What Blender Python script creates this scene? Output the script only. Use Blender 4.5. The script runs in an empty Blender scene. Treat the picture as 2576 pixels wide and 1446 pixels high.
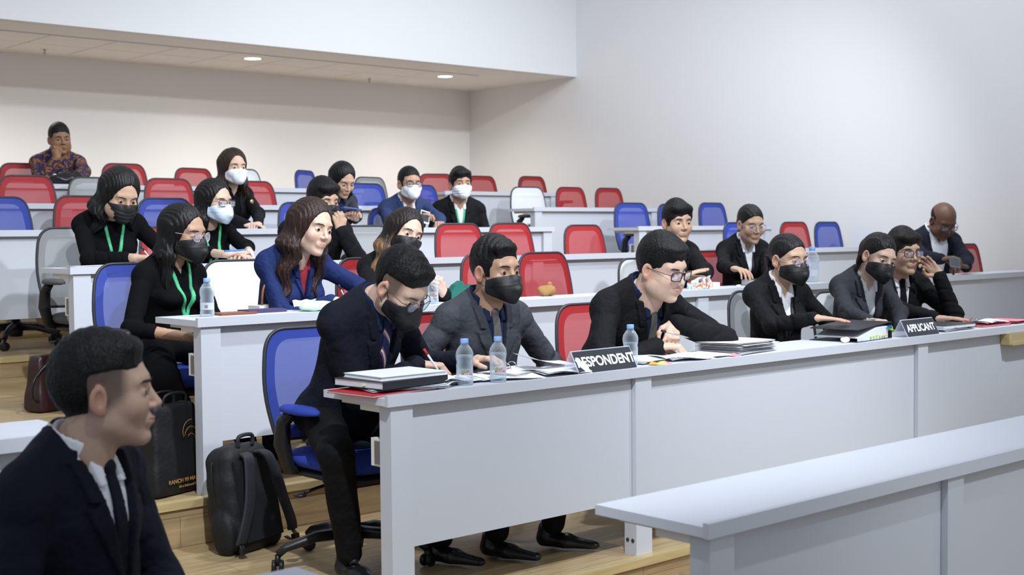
import bpy, bmesh, math, random
import numpy as np
from mathutils import Vector, Matrix, Euler
random.seed(7); rng = np.random.default_rng(7)
S = bpy.context.scene; COL = S.collection; PI = math.pi

# ------------------------------------------------------------------ camera
F_PX, PITCH, YAW, ROLL, EYE = 3267.87, 0.0431, 0.7279, -0.0092, 1.2916
def _axes():
    cy, sy, cp, sp = math.cos(YAW), math.sin(YAW), math.cos(PITCH), math.sin(PITCH)
    fw = Vector((sy*cp, cy*cp, -sp)); rt = Vector((cy, -sy, 0)); up = rt.cross(fw)
    return rt*math.cos(ROLL)+up*math.sin(ROLL), up*math.cos(ROLL)-rt*math.sin(ROLL), fw
RT, UP, FW = _axes(); EYEV = Vector((0, 0, EYE))
cam = bpy.data.cameras.new('camera'); camo = bpy.data.objects.new('camera', cam); COL.objects.link(camo)
camo.matrix_world = Matrix(((RT.x, UP.x, -FW.x, 0), (RT.y, UP.y, -FW.y, 0), (RT.z, UP.z, -FW.z, EYE), (0, 0, 0, 1)))
cam.sensor_width = 36; cam.lens = F_PX*36/2576; cam.clip_end = 100
cam.dof.use_dof = True; cam.dof.focus_distance = 5.6; cam.dof.aperture_fstop = 4.5
S.camera = camo
def ray(x, y): return FW + RT*((x-1288)/F_PX) - UP*((y-723)/F_PX)
def onY(x, y, Y): r = ray(x, y); return EYEV + r*(Y/r.y)
def onZ(x, y, Z): r = ray(x, y); return EYEV + r*((Z-EYE)/r.z)

# ------------------------------------------------------------------ light
S.view_settings.view_transform = 'Standard'; S.view_settings.look = 'None'
S.view_settings.gamma = 1; S.view_settings.exposure = 0.0; S.view_settings.use_curve_mapping = False
W = bpy.data.worlds.new('hall_daylight'); S.world = W; W.use_nodes = True
W.node_tree.nodes['Background'].inputs[0].default_value = (.78, .87, 1, 1)
W.node_tree.nodes['Background'].inputs[1].default_value = .55
def lamp(kind, loc, aim, power, size, color, blend=.3, cone=60):
    l = bpy.data.lights.new('ceiling_or_fill_light', kind); l.energy = power; l.color = color
    if kind == 'SPOT': l.shadow_soft_size = size; l.spot_blend = blend; l.spot_size = math.radians(cone)
    elif kind == 'AREA': l.shape = 'DISK'; l.size = size
    else: l.shadow_soft_size = size
    o = bpy.data.objects.new('ceiling_or_fill_light', l); COL.objects.link(o); o.location = loc
    d = Vector(aim)-Vector(loc); o.rotation_euler = d.to_track_quat('-Z', 'Y').to_euler()
    return o
COOL = (.90, .95, 1); WARM = (1, .93, .86)
# stage spotlights on the hall ceiling in front of the rows, then a fill spot
lamp('SPOT', (1.0, 0.6, 4.9), (3.2, 4.3, .8), 1100, .06, COOL, .5, 50)
lamp('SPOT', (5.6, 1.0, 4.9), (5.8, 6.2, 1.0), 900, .08, COOL, .6, 75)
lamp('SPOT', (3.6, 3.4, 4.9), (4.2, 6.6, 1.0), 600, .08, COOL, .6, 80)
lamp('SPOT', (8.6, 4.6, 4.9), (8.6, 8.4, 1.4), 700, .10, COOL, .6, 90)
lamp('SPOT', (4.2, -1.3, 4.6), (4.6, 2.0, .2), 420, .12, COOL, .8, 42)  # unseen spot added to brighten the front panel of the nearest desks
# unseen area lamps added to brighten the right wall and the rear
lamp('AREA', (7.0, 6.0, 5.4), (9.2, 7.5, 1.5), 125, 2.2, COOL)
lamp('AREA', (2.0, 7.5, 5.4), (3.0, 10.5, 2.0), 45, 2.0, (1, .97, .93))
# recessed lamps in the low rear ceiling
for lx in (4.55, 7.15, 9.75):
    lamp('SPOT', (lx, 12.1, 3.10), (lx, 12.1, 0), 75, .09, WARM, .9, 150)

# ------------------------------------------------------------------ materials
def mat(name, col, rough=.5, metal=0, spec=.5, noise=0, nscale=20, bump=0, bscale=80, coat=0, attr=None, trans=0, alpha=1, emit=0, stretch=None, ior=1.45, bd=.01):
    m = bpy.data.materials.new(name); m.use_nodes = True; N = m.node_tree.nodes; L = m.node_tree.links
    b = N['Principled BSDF']; b.inputs['Base Color'].default_value = (*col, 1)
    b.inputs['Roughness'].default_value = rough; b.inputs['Metallic'].default_value = metal
    b.inputs['Specular IOR Level'].default_value = spec; b.inputs['Coat Weight'].default_value = coat
    b.inputs['Transmission Weight'].default_value = trans; b.inputs['Alpha'].default_value = alpha
    b.inputs['IOR'].default_value = ior
    if emit: b.inputs['Emission Color'].default_value = (*col, 1); b.inputs['Emission Strength'].default_value = emit
    if noise or bump:
        tc = N.new('ShaderNodeTexCoord'); mp = N.new('ShaderNodeMapping'); L.new(tc.outputs['Object'], mp.inputs[0])
        if stretch: mp.inputs['Scale'].default_value = stretch
    src = None
    if attr:
        a = N.new('ShaderNodeAttribute'); a.attribute_name = attr; src = a.outputs['Color']
    if noise:
        n = N.new('ShaderNodeTexNoise'); n.inputs['Scale'].default_value = nscale; n.inputs['Detail'].default_value = 5
        L.new(mp.outputs[0], n.inputs['Vector'])
        mx = N.new('ShaderNodeMix'); mx.data_type = 'RGBA'; mx.blend_type = 'MULTIPLY'; mx.inputs['Factor'].default_value = 1
        cr = N.new('ShaderNodeMapRange'); cr.inputs['From Min'].default_value = .3; cr.inputs['From Max'].default_value = .7
        cr.inputs['To Min'].default_value = 1-noise; cr.inputs['To Max'].default_value = 1+noise
        L.new(n.outputs['Fac'], cr.inputs[0]); L.new(cr.outputs[0], mx.inputs['B'])
        if src: L.new(src, mx.inputs['A'])
        else: mx.inputs['A'].default_value = (*col, 1)
        src = mx.outputs['Result']
    if src: L.new(src, b.inputs['Base Color'])
    if bump:
        n2 = N.new('ShaderNodeTexNoise'); n2.inputs['Scale'].default_value = bscale; n2.inputs['Detail'].default_value = 3
        L.new(mp.outputs[0], n2.inputs['Vector'])
        bp = N.new('ShaderNodeBump'); bp.inputs['Strength'].default_value = bump; bp.inputs['Distance'].default_value = bd
        L.new(n2.outputs['Fac'], bp.inputs['Height']); L.new(bp.outputs[0], b.inputs['Normal'])
    return m
M = {}
M['wall'] = mat('wall_paint', (.80, .80, .80), .85, spec=.2, bump=.03, bscale=60)
M['wall_back'] = mat('rear_wall_paint', (.86, .845, .825), .85, spec=.2, bump=.03, bscale=60)
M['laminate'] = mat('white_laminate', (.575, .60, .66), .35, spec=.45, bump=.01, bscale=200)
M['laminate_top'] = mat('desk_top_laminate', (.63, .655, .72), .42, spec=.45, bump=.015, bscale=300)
M['edge'] = mat('edge_band', (.72, .70, .66), .4)
M['black_plastic'] = mat('black_plastic', (.012, .012, .014), .38, bump=.05, bscale=300)
M['dark_frame'] = mat('dark_frame', (.03, .032, .04), .4)
M['metal'] = mat('steel', (.6, .6, .62), .25, metal=1)
M['gold'] = mat('gold_metal', (.75, .55, .2), .3, metal=1)
M['grey_box'] = mat('grey_plastic', (.16, .15, .14), .4)
M['white_plastic'] = mat('white_plastic', (.78, .76, .72), .4)
M['paper'] = mat('white_paper', (.86, .87, .9), .8, spec=.2)
M['paper2'] = mat('grey_white_paper', (.70, .72, .77), .8, spec=.2)
M['wood_edge'] = mat('nosing_wood', (.52, .40, .20), .35, noise=.15, nscale=8, stretch=(.6, 6, 6))
M['white_cloth'] = mat('white_shirt_cotton', (.75, .76, .80), .85, spec=.2, bump=.15, bscale=60)
M['navy_cloth'] = mat('navy_shirt_cotton', (.010, .018, .055), .8, spec=.2, bump=.1, bscale=60)
M['black_suit'] = mat('black_suit_wool', (.0045, .0048, .0065), .8, spec=.22, bump=.9, bscale=9, bd=.035)
M['navy_suit'] = mat('navy_suit_wool', (.0055, .007, .015), .8, spec=.22, bump=.9, bscale=9, bd=.035)
M['grey_suit'] = mat('charcoal_suit_wool', (.042, .045, .056), .8, spec=.22, bump=.9, bscale=9, bd=.035)
M['dkgrey_suit'] = mat('dark_grey_suit', (.032, .034, .042), .8, spec=.22, bump=.9, bscale=9, bd=.035)
M['blue_suit'] = mat('royal_navy_blazer', (.011, .022, .095), .8, spec=.22, bump=.9, bscale=9, bd=.035)
M['slate_suit'] = mat('slate_blue_suit', (.025, .04, .11), .8, spec=.22, bump=.9, bscale=9, bd=.035)
M['black_knit'] = mat('black_knit', (.0035, .0035, .0045), .9, spec=.12, bump=.2, bscale=20)
M['beige_cloth'] = mat('beige_cotton', (.42, .38, .34), .85, bump=.4, bscale=12)
M['mask_black'] = mat('black_mask', (.010, .010, .012), .55, bump=.1, bscale=60)
M['mask_white'] = mat('white_mask', (.80, .82, .86), .8, bump=.1, bscale=60)
M['mask_blue'] = mat('pale_blue_mask', (.60, .70, .84), .8, bump=.1, bscale=60)
M['eye_white'] = mat('eye_white', (.48, .45, .43), .3)
M['iris'] = mat('dark_iris', (.012, .008, .006), .12)
M['brow'] = mat('brow_hair', (.014, .010, .009), .8)
M['skin'] = mat('skin', (.5, .3, .2), .48, spec=.4, attr='Col', noise=.05, nscale=60, bump=.06, bscale=220)
M['skin'].node_tree.nodes['Principled BSDF'].inputs['Subsurface Weight'].default_value = .06
M['skin'].node_tree.nodes['Principled BSDF'].inputs['Subsurface Radius'].default_value = (.02, .008, .004)
M['hair'] = mat('hair', (.01, .009, .009), .40, spec=.30, attr='Col', noise=.35, nscale=90, bump=.6, bscale=110, stretch=(1, 1, .12))
M['hair_short'] = mat('short_hair', (.01, .009, .009), .48, spec=.26, attr='Col', noise=.4, nscale=160, bump=.45, bscale=210, stretch=(1, .2, .6))
M['green_band'] = mat('green_lanyard', (.06, .42, .20), .6)
M['black_band'] = mat('black_lanyard', (.006, .006, .012), .6)
M['tie_grey'] = mat('grey_woven_tie', (.085, .08, .075), .7, noise=.4, nscale=400)
M['leather'] = mat('black_leather', (.008, .008, .009), .3)
M['nylon'] = mat('black_nylon', (.005, .0055, .007), .65, bump=.3, bscale=40)
M['nylon_grey'] = mat('dark_grey_nylon', (.020, .022, .030), .7, bump=.2, bscale=200)
M['foot_skin'] = mat('foot_skin', (.20, .11, .075), .55)
M['red_cloth'] = mat('red_blouse', (.30, .02, .03), .8)
M['acryl_frame'] = mat('clear_pink_frame', (.55, .45, .50), .15, coat=.5)
def pattern(name, cols, kind):
    m = mat(name, cols[0], .75, spec=.2); N = m.node_tree.nodes; L = m.node_tree.links; b = N['Principled BSDF']; tc = N.new('ShaderNodeTexCoord')
    r = N.new('ShaderNodeValToRGB'); e = r.color_ramp.elements; e[0].color = (*cols[0], 1); e[1].color = (*cols[-1], 1); r.color_ramp.interpolation = 'CONSTANT'
    if kind == 'stripe':
        w = N.new('ShaderNodeTexWave'); w.wave_type = 'BANDS'; w.bands_direction = 'DIAGONAL'; w.inputs['Scale'].default_value = 9; L.new(tc.outputs['Object'], w.inputs['Vector']); L.new(w.outputs['Fac'], r.inputs[0])
        e[0].position = 0; e[1].position = .93; q = e.new(.72); q.color = (*cols[1], 1); q = e.new(.82); q.color = (*cols[0], 1)
    else:
        w = N.new('ShaderNodeTexNoise'); w.inputs['Scale'].default_value = 17; w.inputs['Detail'].default_value = 2; w.inputs['Distortion'].default_value = 2.2; L.new(tc.outputs['Object'], w.inputs['Vector']); L.new(w.outputs['Fac'], r.inputs[0])
        e[0].position = 0; e[1].position = .66; q = e.new(.45); q.color = (*cols[1], 1); q = e.new(.54); q.color = (*cols[2], 1)
    L.new(r.outputs[0], b.inputs['Base Color']); return m
M['tie_stripe'] = pattern('striped_tie', [(.012, .016, .055), (.45, .10, .14), (.60, .55, .50)], 'stripe')
M['batik'] = pattern('batik_print', [(.025, .022, .09), (.045, .028, .06), (.25, .11, .025), (.10, .035, .015)], 'batik')
def glassy(name, col, rough=.02, fac=.85):
    m = bpy.data.materials.new(name); m.use_nodes = True; N = m.node_tree.nodes; L = m.node_tree.links
    b = N['Principled BSDF']; b.inputs['Base Color'].default_value = (*col, 1); b.inputs['Roughness'].default_value = rough
    t = N.new('ShaderNodeBsdfTransparent'); t.inputs[0].default_value = (*[min(1, c*.3+.7) for c in col], 1)
    mx = N.new('ShaderNodeMixShader'); fr = N.new('ShaderNodeLayerWeight'); fr.inputs['Blend'].default_value = .35
    mr = N.new('ShaderNodeMapRange'); mr.inputs['To Min'].default_value = 1-fac; mr.inputs['To Max'].default_value = .75
    L.new(fr.outputs['Facing'], mr.inputs[0]); L.new(mr.outputs[0], mx.inputs[0])
    L.new(t.outputs[0], mx.inputs[1]); L.new(b.outputs[0], mx.inputs[2]); L.new(mx.outputs[0], N['Material Output'].inputs[0])
    return m
M['pet'] = glassy('clear_bottle_plastic', (.80, .86, .92), .06, .93)
M['water'] = glassy('water', (.75, .83, .90), .02, .95)
M['lens'] = glassy('spectacle_lens', (.75, .75, .9), .02, .88)
M['acrylic'] = glassy('clear_acrylic', (.9, .92, 1), .05, .85)
def mesh_fabric(name, col, see):
    m = mat(name, col, .6, bump=.1, bscale=400); N = m.node_tree.nodes; L = m.node_tree.links
    t = N.new('ShaderNodeBsdfTransparent'); mx = N.new('ShaderNodeMixShader'); mx.inputs[0].default_value = 1-see
    b = N['Principled BSDF']; L.new(t.outputs[0], mx.inputs[1]); L.new(b.outputs[0], mx.inputs[2]); L.new(mx.outputs[0], N['Material Output'].inputs[0])
    return m
CH = {'red': (.38, .010, .014), 'blue': (.022, .052, .36), 'white': (.80, .82, .84), 'grey': (.32, .33, .34)}
for k, c in CH.items():
    M['net_'+k] = mesh_fabric('chair_net_'+k, c, .19 if k != 'white' else .18)
    M['rim_'+k] = mesh_fabric('chair_rim_'+k, tuple(v*.8 for v in c), .05)
    M['cush_'+k] = mat('chair_cushion_'+k, c if k != 'grey' else (.10, .10, .105), .85, bump=.2, bscale=200)
M['cush_white'] = mat('chair_cushion_pale', (.45, .46, .48), .85)

def wood(name, c1, c2):
    m = bpy.data.materials.new(name); m.use_nodes = True; N = m.node_tree.nodes; L = m.node_tree.links; b = N['Principled BSDF']
    tc = N.new('ShaderNodeTexCoord'); sp = N.new('ShaderNodeSeparateXYZ'); L.new(tc.outputs['Object'], sp.inputs[0])
    ad = N.new('ShaderNodeMath'); ad.operation = 'ADD'; L.new(sp.outputs['Y'], ad.inputs[0]); L.new(sp.outputs['Z'], ad.inputs[1])
    cb = N.new('ShaderNodeCombineXYZ'); L.new(sp.outputs['X'], cb.inputs[0]); L.new(ad.outputs[0], cb.inputs[1])
    br = N.new('ShaderNodeTexBrick'); br.inputs['Scale'].default_value = 1; br.inputs['Brick Width'].default_value = 1.25
    br.inputs['Row Height'].default_value = .125; br.inputs['Mortar Size'].default_value = .0012
    br.inputs['Color1'].default_value = (*c1, 1); br.inputs['Color2'].default_value = (*c2, 1)
    br.inputs['Mortar'].default_value = (*[v*.45 for v in c2], 1); br.offset = .37
    L.new(cb.outputs[0], br.inputs['Vector'])
    mp = N.new('ShaderNodeMapping'); mp.inputs['Scale'].default_value = (1.1, 14, 14); L.new(cb.outputs[0], mp.inputs[0])
    n = N.new('ShaderNodeTexNoise'); n.inputs['Scale'].default_value = 2.2; n.inputs['Detail'].default_value = 7; n.inputs['Distortion'].default_value = .6
    L.new(mp.outputs[0], n.inputs['Vector'])
    mr = N.new('ShaderNodeMapRange'); mr.inputs['From Min'].default_value = .3; mr.inputs['From Max'].default_value = .7
    mr.inputs['To Min'].default_value = .72; mr.inputs['To Max'].default_value = 1.16; L.new(n.outputs['Fac'], mr.inputs[0])
    mx = N.new('ShaderNodeMix'); mx.data_type = 'RGBA'; mx.blend_type = 'MULTIPLY'; mx.inputs['Factor'].default_value = 1
    L.new(br.outputs['Color'], mx.inputs['A']); L.new(mr.outputs[0], mx.inputs['B']); L.new(mx.outputs['Result'], b.inputs['Base Color'])
    b.inputs['Roughness'].default_value = .38; b.inputs['Specular IOR Level'].default_value = .35
    return m
M['floor'] = wood('oak_planks', (.47, .345, .19), (.40, .285, .15))

# ------------------------------------------------------------------ helpers
def link(name, me, m=None, parent=None):
    o = bpy.data.objects.new(name, me); COL.objects.link(o)
    if m is not None:
        for q in (m if isinstance(m, (list, tuple)) else [m]): me.materials.append(q)
    if parent is not None: o.parent = parent
    return o
def thing(name, label, cat, loc=(0, 0, 0), rz=0, group=None):
    o = bpy.data.objects.new(name, None); COL.objects.link(o); o.empty_display_size = .05
    o.location = loc; o.rotation_euler = (0, 0, rz); return tag(o, label, cat, group)
def tag(o, label, cat, group=None, kind=None):
    if label: o['label'] = label
    if cat: o['category'] = cat
    if group: o['group'] = group
    if kind: o['kind'] = kind
    return o
def struct(o): o['kind'] = 'structure'; return o
class B:
    """collects shapes into one mesh"""
    def __init__(s): s.bm = bmesh.new()
    def box(s, x0, x1, y0, y1, z0, z1, mi=0):
        v = [s.bm.verts.new((x, y, z)) for z in (z0, z1) for y in (y0, y1) for x in (x0, x1)]
        for f in ((0, 2, 3, 1), (4, 5, 7, 6), (0, 1, 5, 4), (1, 3, 7, 5), (3, 2, 6, 7), (2, 0, 4, 6)):
            s.bm.faces.new([v[i] for i in f]).material_index = mi
        return v
    def tube(s, pts, r, n=8, closed=False, cap=True, mi=0):
        pts = [Vector(p) for p in pts]; N = len(pts); rs = r if isinstance(r, (list, tuple)) else [r]*N
        rings = []; prev = None
        for i, p in enumerate(pts):
            a = pts[(i-1) % N] if (i or closed) else p; c = pts[(i+1) % N] if (i < N-1 or closed) else p
            t = (c-a).normalized()
            if prev is None: u = t.orthogonal().normalized()
            else: u = (prev-t*prev.dot(t)).normalized()
            prev = u; w = t.cross(u)
            rings.append([s.bm.verts.new(p+(u*math.cos(k*2*PI/n)+w*math.sin(k*2*PI/n))*rs[i]) for k in range(n)])
        m = N if closed else N-1
        for i in range(m):
            A, Bb = rings[i], rings[(i+1) % N]
            for k in range(n):
                f = s.bm.faces.new((A[k], A[(k+1) % n], Bb[(k+1) % n], Bb[k])); f.smooth = True; f.material_index = mi
        if cap and not closed:
            s.bm.faces.new(rings[0][::-1]).material_index = mi; s.bm.faces.new(rings[-1]).material_index = mi
        return s
    def lathe(s, prof, n=24, mi=0, c=(0, 0, 0), cap=True):
        rings = [[s.bm.verts.new((c[0]+r*math.cos(k*2*PI/n), c[1]+r*math.sin(k*2*PI/n), c[2]+z)) for k in range(n)] for r, z in prof]
        for A, Bb in zip(rings, rings[1:]):
            for k in range(n):
                f = s.bm.faces.new((A[k], A[(k+1) % n], Bb[(k+1) % n], Bb[k])); f.smooth = True; f.material_index = mi
        if cap: s.bm.faces.new(rings[0][::-1]).material_index = mi; s.bm.faces.new(rings[-1]).material_index = mi
        return s
    def prism(s, poly, z0, z1, mi=0, smooth=False):
        a = [s.bm.verts.new((x, y, z0)) for x, y in poly]; b = [s.bm.verts.new((x, y, z1)) for x, y in poly]
        s.bm.faces.new(a[::-1]).material_index = mi; s.bm.faces.new(b).material_index = mi
        for i in range(len(poly)):
            j = (i+1) % len(poly); f = s.bm.faces.new((a[i], a[j], b[j], b[i])); f.smooth = smooth; f.material_index = mi
        return s
    def grid(s, fn, nu, nv, mi=0, smooth=True, mask=None):
        g = [[s.bm.verts.new(fn(i/nu, j/nv)) for j in range(nv+1)] for i in range(nu+1)]
        for i in range(nu):
            for j in range(nv):
                if mask and not mask((i+.5)/nu, (j+.5)/nv): continue
                f = s.bm.faces.new((g[i][j], g[i+1][j], g[i+1][j+1], g[i][j+1])); f.smooth = smooth; f.material_index = mi
        return s
    def xf(s, mtx): bmesh.ops.transform(s.bm, matrix=mtx, verts=s.bm.verts); return s
    def bevel(s, w, seg=2):
        es = [e for e in s.bm.edges if len(e.link_faces) == 2 and e.calc_face_angle(0) > .6]
        bmesh.ops.bevel(s.bm, geom=es, offset=w, segments=seg, profile=.5, affect='EDGES', clamp_overlap=True); return s
    def solid(s, t):
        bmesh.ops.solidify(s.bm, geom=s.bm.faces[:], thickness=t); return s
    def done(s, name, m, parent=None, smooth=None):
        bmesh.ops.remove_doubles(s.bm, verts=s.bm.verts, dist=1e-6)
        lo = [v for v in s.bm.verts if not v.link_faces]
        if lo: bmesh.ops.delete(s.bm, geom=lo, context='VERTS')
        bmesh.ops.recalc_face_normals(s.bm, faces=s.bm.faces)
        if smooth is not None:
            for f in s.bm.faces: f.smooth = smooth
        me = bpy.data.meshes.new(name); s.bm.to_mesh(me); s.bm.free(); return link(name, me, m, parent)
def T3(x, y, z): return Matrix.Translation((x, y, z))
def RX(a): return Matrix.Rotation(a, 4, 'X')
def RY(a): return Matrix.Rotation(a, 4, 'Y')
def RZ(a): return Matrix.Rotation(a, 4, 'Z')
def copy_tree(o, parent=None):
    c = o.copy(); COL.objects.link(c)
    if parent: c.parent = parent
    for ch in o.children: copy_tree(ch, c)
    return c
def text(name, s, size, m, parent, mtx, ext=.0004, bold=0, align='CENTER', sx=1):
    cu = bpy.data.curves.new(name, 'FONT'); cu.body = s; cu.size = size; cu.extrude = ext; cu.offset = bold; cu.align_x = align; cu.align_y = 'CENTER'
    t = bpy.data.objects.new(name, cu); COL.objects.link(t); bpy.context.view_layer.update()
    me = bpy.data.meshes.new_from_object(t.evaluated_get(bpy.context.evaluated_depsgraph_get()))
    bpy.data.objects.remove(t); me.transform(mtx @ Matrix.Diagonal((sx, 1, 1, 1))); me.materials.clear()
    return link(name, me, m, parent)

# ------------------------------------------------------------------ the room
YK = [1.997, 3.474, 4.897, 6.311, 7.695, 9.030, 10.368]
ZK = [-.165, 0, .1923, .3846, .5769, .7692, .9615]
XW, YB, YH, ZC = 11.1, 13.274, 11.25, 3.148
def fl():
    b = B(); ys = [-1.5]+[y-.028 for y in YK[1:]]+[YB]
    x0, x1 = -1.2, XW
    for k in range(7):
        z = ZK[k]; ya, yb = ys[k], ys[k+1]
        v = [b.bm.verts.new(p) for p in ((x0, ya, z), (x1, ya, z), (x1, yb, z), (x0, yb, z))]; b.bm.faces.new(v)
        if k < 6:
            v = [b.bm.verts.new(p) for p in ((x0, yb, z), (x1, yb, z), (x1, yb, ZK[k+1]), (x0, yb, ZK[k+1]))]; b.bm.faces.new(v)
    return b
struct(fl().done('floor', M['floor']))
for k in range(1, 7):
    b = B(); y = YK[k]-.028; z = ZK[k]
    b.box(-1.2, XW, y-.012, y+.045, z-.028, z+.003); b.bevel(.003, 1)
    struct(b.done('trim_%d' % k, M['wood_edge']))
b = B(); b.box(XW, XW+.1, -1.5, YB+.1, -.3, 5.6); struct(b.done('wall_right', M['wall']))
b = B(); b.box(-1.2, XW, YB, YB+.1, -.3, ZC+.1); struct(b.done('wall_back', M['wall_back']))
b = B(); b.box(-1.2, XW, YH, YH+.14, ZC, 5.6); struct(b.done('wall_bulkhead', M['wall']))
# low ceiling of mineral tiles behind a plasterboard border
b = B(); b.box(-1.2, XW, YH+.14, YB, ZC, ZC+.06); struct(b.done('ceiling', M['wall_back']))
b = B(); b.box(4.87-9*.648, 4.87+8*.648, 11.84, 12.96, ZC-.003, ZC+.001); struct(b.done('ceiling_grid', mat('ceiling_grid', (.50, .48, .47), .7)))
b = B(); tile = .648
for i in range(-9, 8):
    for j in range(2):
        xa = 4.87+i*tile; ya = 11.84+j*.56
        if xa+tile > 10.1: continue
        b.box(xa+.009, xa+tile-.009, ya+.009, ya+.551, ZC-.010, ZC+.002)
b.bevel(.003, 1); struct(b.done('ceiling_tiles', mat('mineral_tile', (.88, .86, .85), .9, noise=.04, nscale=200)))

for i, (lx, lab) in enumerate(((7.15, 'round recessed downlight in the tiled ceiling above the left rows'), (9.75, 'round recessed downlight in the tiled ceiling nearest the right wall'))):
    t = thing('downlight', lab, 'ceiling light', (lx, 12.1, ZC-.006), 0)
    bb = B(); bb.lathe([(.085, 0), (.105, 0), (.108, -.006), (.10, -.010), (.088, -.008), (.085, 0)], 32, cap=False); bb.done('trim_ring', M['white_plastic'], t)
    bb = B(); bb.lathe([(.001, -.004), (.086, -.004), (.086, -.001), (.001, -.001)], 32); bb.done('diffuser', mat('lamp_glow', (1, .93, .82), .5, emit=9), t)
for p, lab in (((112, 123), 'small fire sprinkler head hanging at the far left of the ceiling'), ((929, 197), 'small fire sprinkler head between the two downlights')):
    q = onZ(*p, ZC-.006); t = thing('fire_sprinkler', lab, 'sprinkler', q)
    bb = B(); bb.lathe([(.038, 0), (.040, -.004), (.02, -.008), (.001, -.008)], 20); bb.done('escutcheon', M['metal'], t)
    bb = B(); bb.lathe([(.009, -.008), (.009, -.03), (.006, -.045), (.016, -.047), (.016, -.05), (.001, -.05)], 14)
    bb.tube([(-.012, 0, -.03), (-.014, 0, -.045), (0, 0, -.056)], .002, 6); bb.tube([(.012, 0, -.03), (.014, 0, -.045), (0, 0, -.056)], .002, 6)
    bb.done('deflector', M['metal'], t)

# ------------------------------------------------------------------ desks
DT, FH, DD = .75, .034, .382
def desk(k, x0, x1, label, left_end=False, right_end=False, group='long white desks of the tiered rows'):
    z = ZK[k]; y = YK[k]; t = thing('lecture_desk', label, 'desk', (x0, y, z), 0, group); w = x1-x0
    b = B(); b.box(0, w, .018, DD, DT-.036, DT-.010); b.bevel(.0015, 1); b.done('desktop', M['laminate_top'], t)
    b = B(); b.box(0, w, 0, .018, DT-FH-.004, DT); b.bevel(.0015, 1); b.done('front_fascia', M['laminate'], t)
    pa = .016+(.09 if left_end else .095) ; px = .02 if left_end else -.075
    # leg at the left of the unit
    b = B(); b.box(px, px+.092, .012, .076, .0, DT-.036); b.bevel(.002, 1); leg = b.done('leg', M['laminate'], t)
    if k == 1 and abs(x0-3.83) < .01:
        for zz in (.06, .16):
            for yy in (.03, .058):
                b = B(); b.lathe([(.007, 0), (.008, .003), (.004, .005), (.001, .005)], 12); b.xf(T3(px, yy, zz) @ RY(-PI/2)); b.done('bolt', M['dark_frame'], leg)
    if right_end:
        b = B(); b.box(w-.112, w-.02, .012, .076, 0, DT-.036); b.bevel(.002, 1); b.done('leg', M['laminate'], t)
    b = B(); b.box(px+.094, w-(.114 if right_end else .078), .034, .052, .22, DT-.038); b.bevel(.001, 1); b.done('modesty_panel', M['laminate'], t)
    if left_end or right_end:
        xs = ([px+.002] if left_end else [])+([w-.11] if right_end else [])
        for xx in xs:
            b = B(); b.box(xx, xx+.05, .078, .19, DT-.064, DT-.036); b.bevel(.002, 1); b.done('top_bracket', M['edge'], t)
            b = B(); b.box(xx+.004, xx+.03, .078, .135, .50, .595); b.bevel(.012, 3); s = b.done('socket_box', M['white_plastic'], t)
            b = B(); b.box(xx+.001, xx+.0045, .078, .112, .508, .587); b.bevel(.001, 1); b.done('socket_cover', M['grey_box'], s)
    b = B(); b.box(px+.03, px+.06, .076, DD-.04, DT-.055, DT-.036); b.done('support_rail', M['edge'], t)
    return t
ends = {0: 2.405, 1: 2.54, 2: 2.611, 3: 2.669, 4: 2.70, 5: 2.74, 6: 2.78}
rown = ['nearest row', 'name plate row', 'second row', 'third row', 'fourth row', 'fifth row', 'rearmost row']
for k in range(7):
    j1, j2, e2 = 3.83, 5.90, (7.33 if k else 7.6)
    if k == 0: j1 = 3.60
    if k == 3: e2 = 7.40
    nm = rown[k]
    desk(k, ends[k], j1, 'white desk unit at the left end of the %s' % nm, left_end=True)
    desk(k, j1, j2, 'white desk unit in the middle of the %s' % nm)
    desk(k, j2, e2, 'white desk unit of the %s, last before the aisle' % nm if k > 2 else 'white desk unit towards the right of the %s' % nm, right_end=k > 1)
    if k > 1: desk(k, 8.337, [0, 0, 10.3, 10.3, 10.25, 10.11, 9.95][k], 'white desk unit right of the aisle in the %s' % nm, left_end=True, right_end=True)
desk(0, -.3, 1.49, 'white laminate desk unit whose corner shows at the bottom edge left of the front desk', right_end=True, left_end=True)
desk(1, -.8, 1.52, 'white laminate desk unit behind the man in the left foreground', right_end=True, left_end=True)
t = thing('wooden_tray', 'small pale wooden tray fixed under the front desk edge at the far right', 'tray', (6.72, YK[1]+.012, .655))
b = B(); b.box(0, .42, -.03, .018, 0, .055); b.bevel(.003, 1); b.done('front_board', mat('tray_wood', (.46, .36, .20), .5, noise=.1, nscale=10), t)
b = B(); b.box(-.03, 0, -.032, .018, -.004, .056); b.bevel(.003, 1); b.done('side_board', M['wood_edge'], t)
b = B(); b.box(0, .42, -.033, -.02, -.010, .012); b.bevel(.002, 1); b.done('lower_rail', M['wood_edge'], t)

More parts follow.
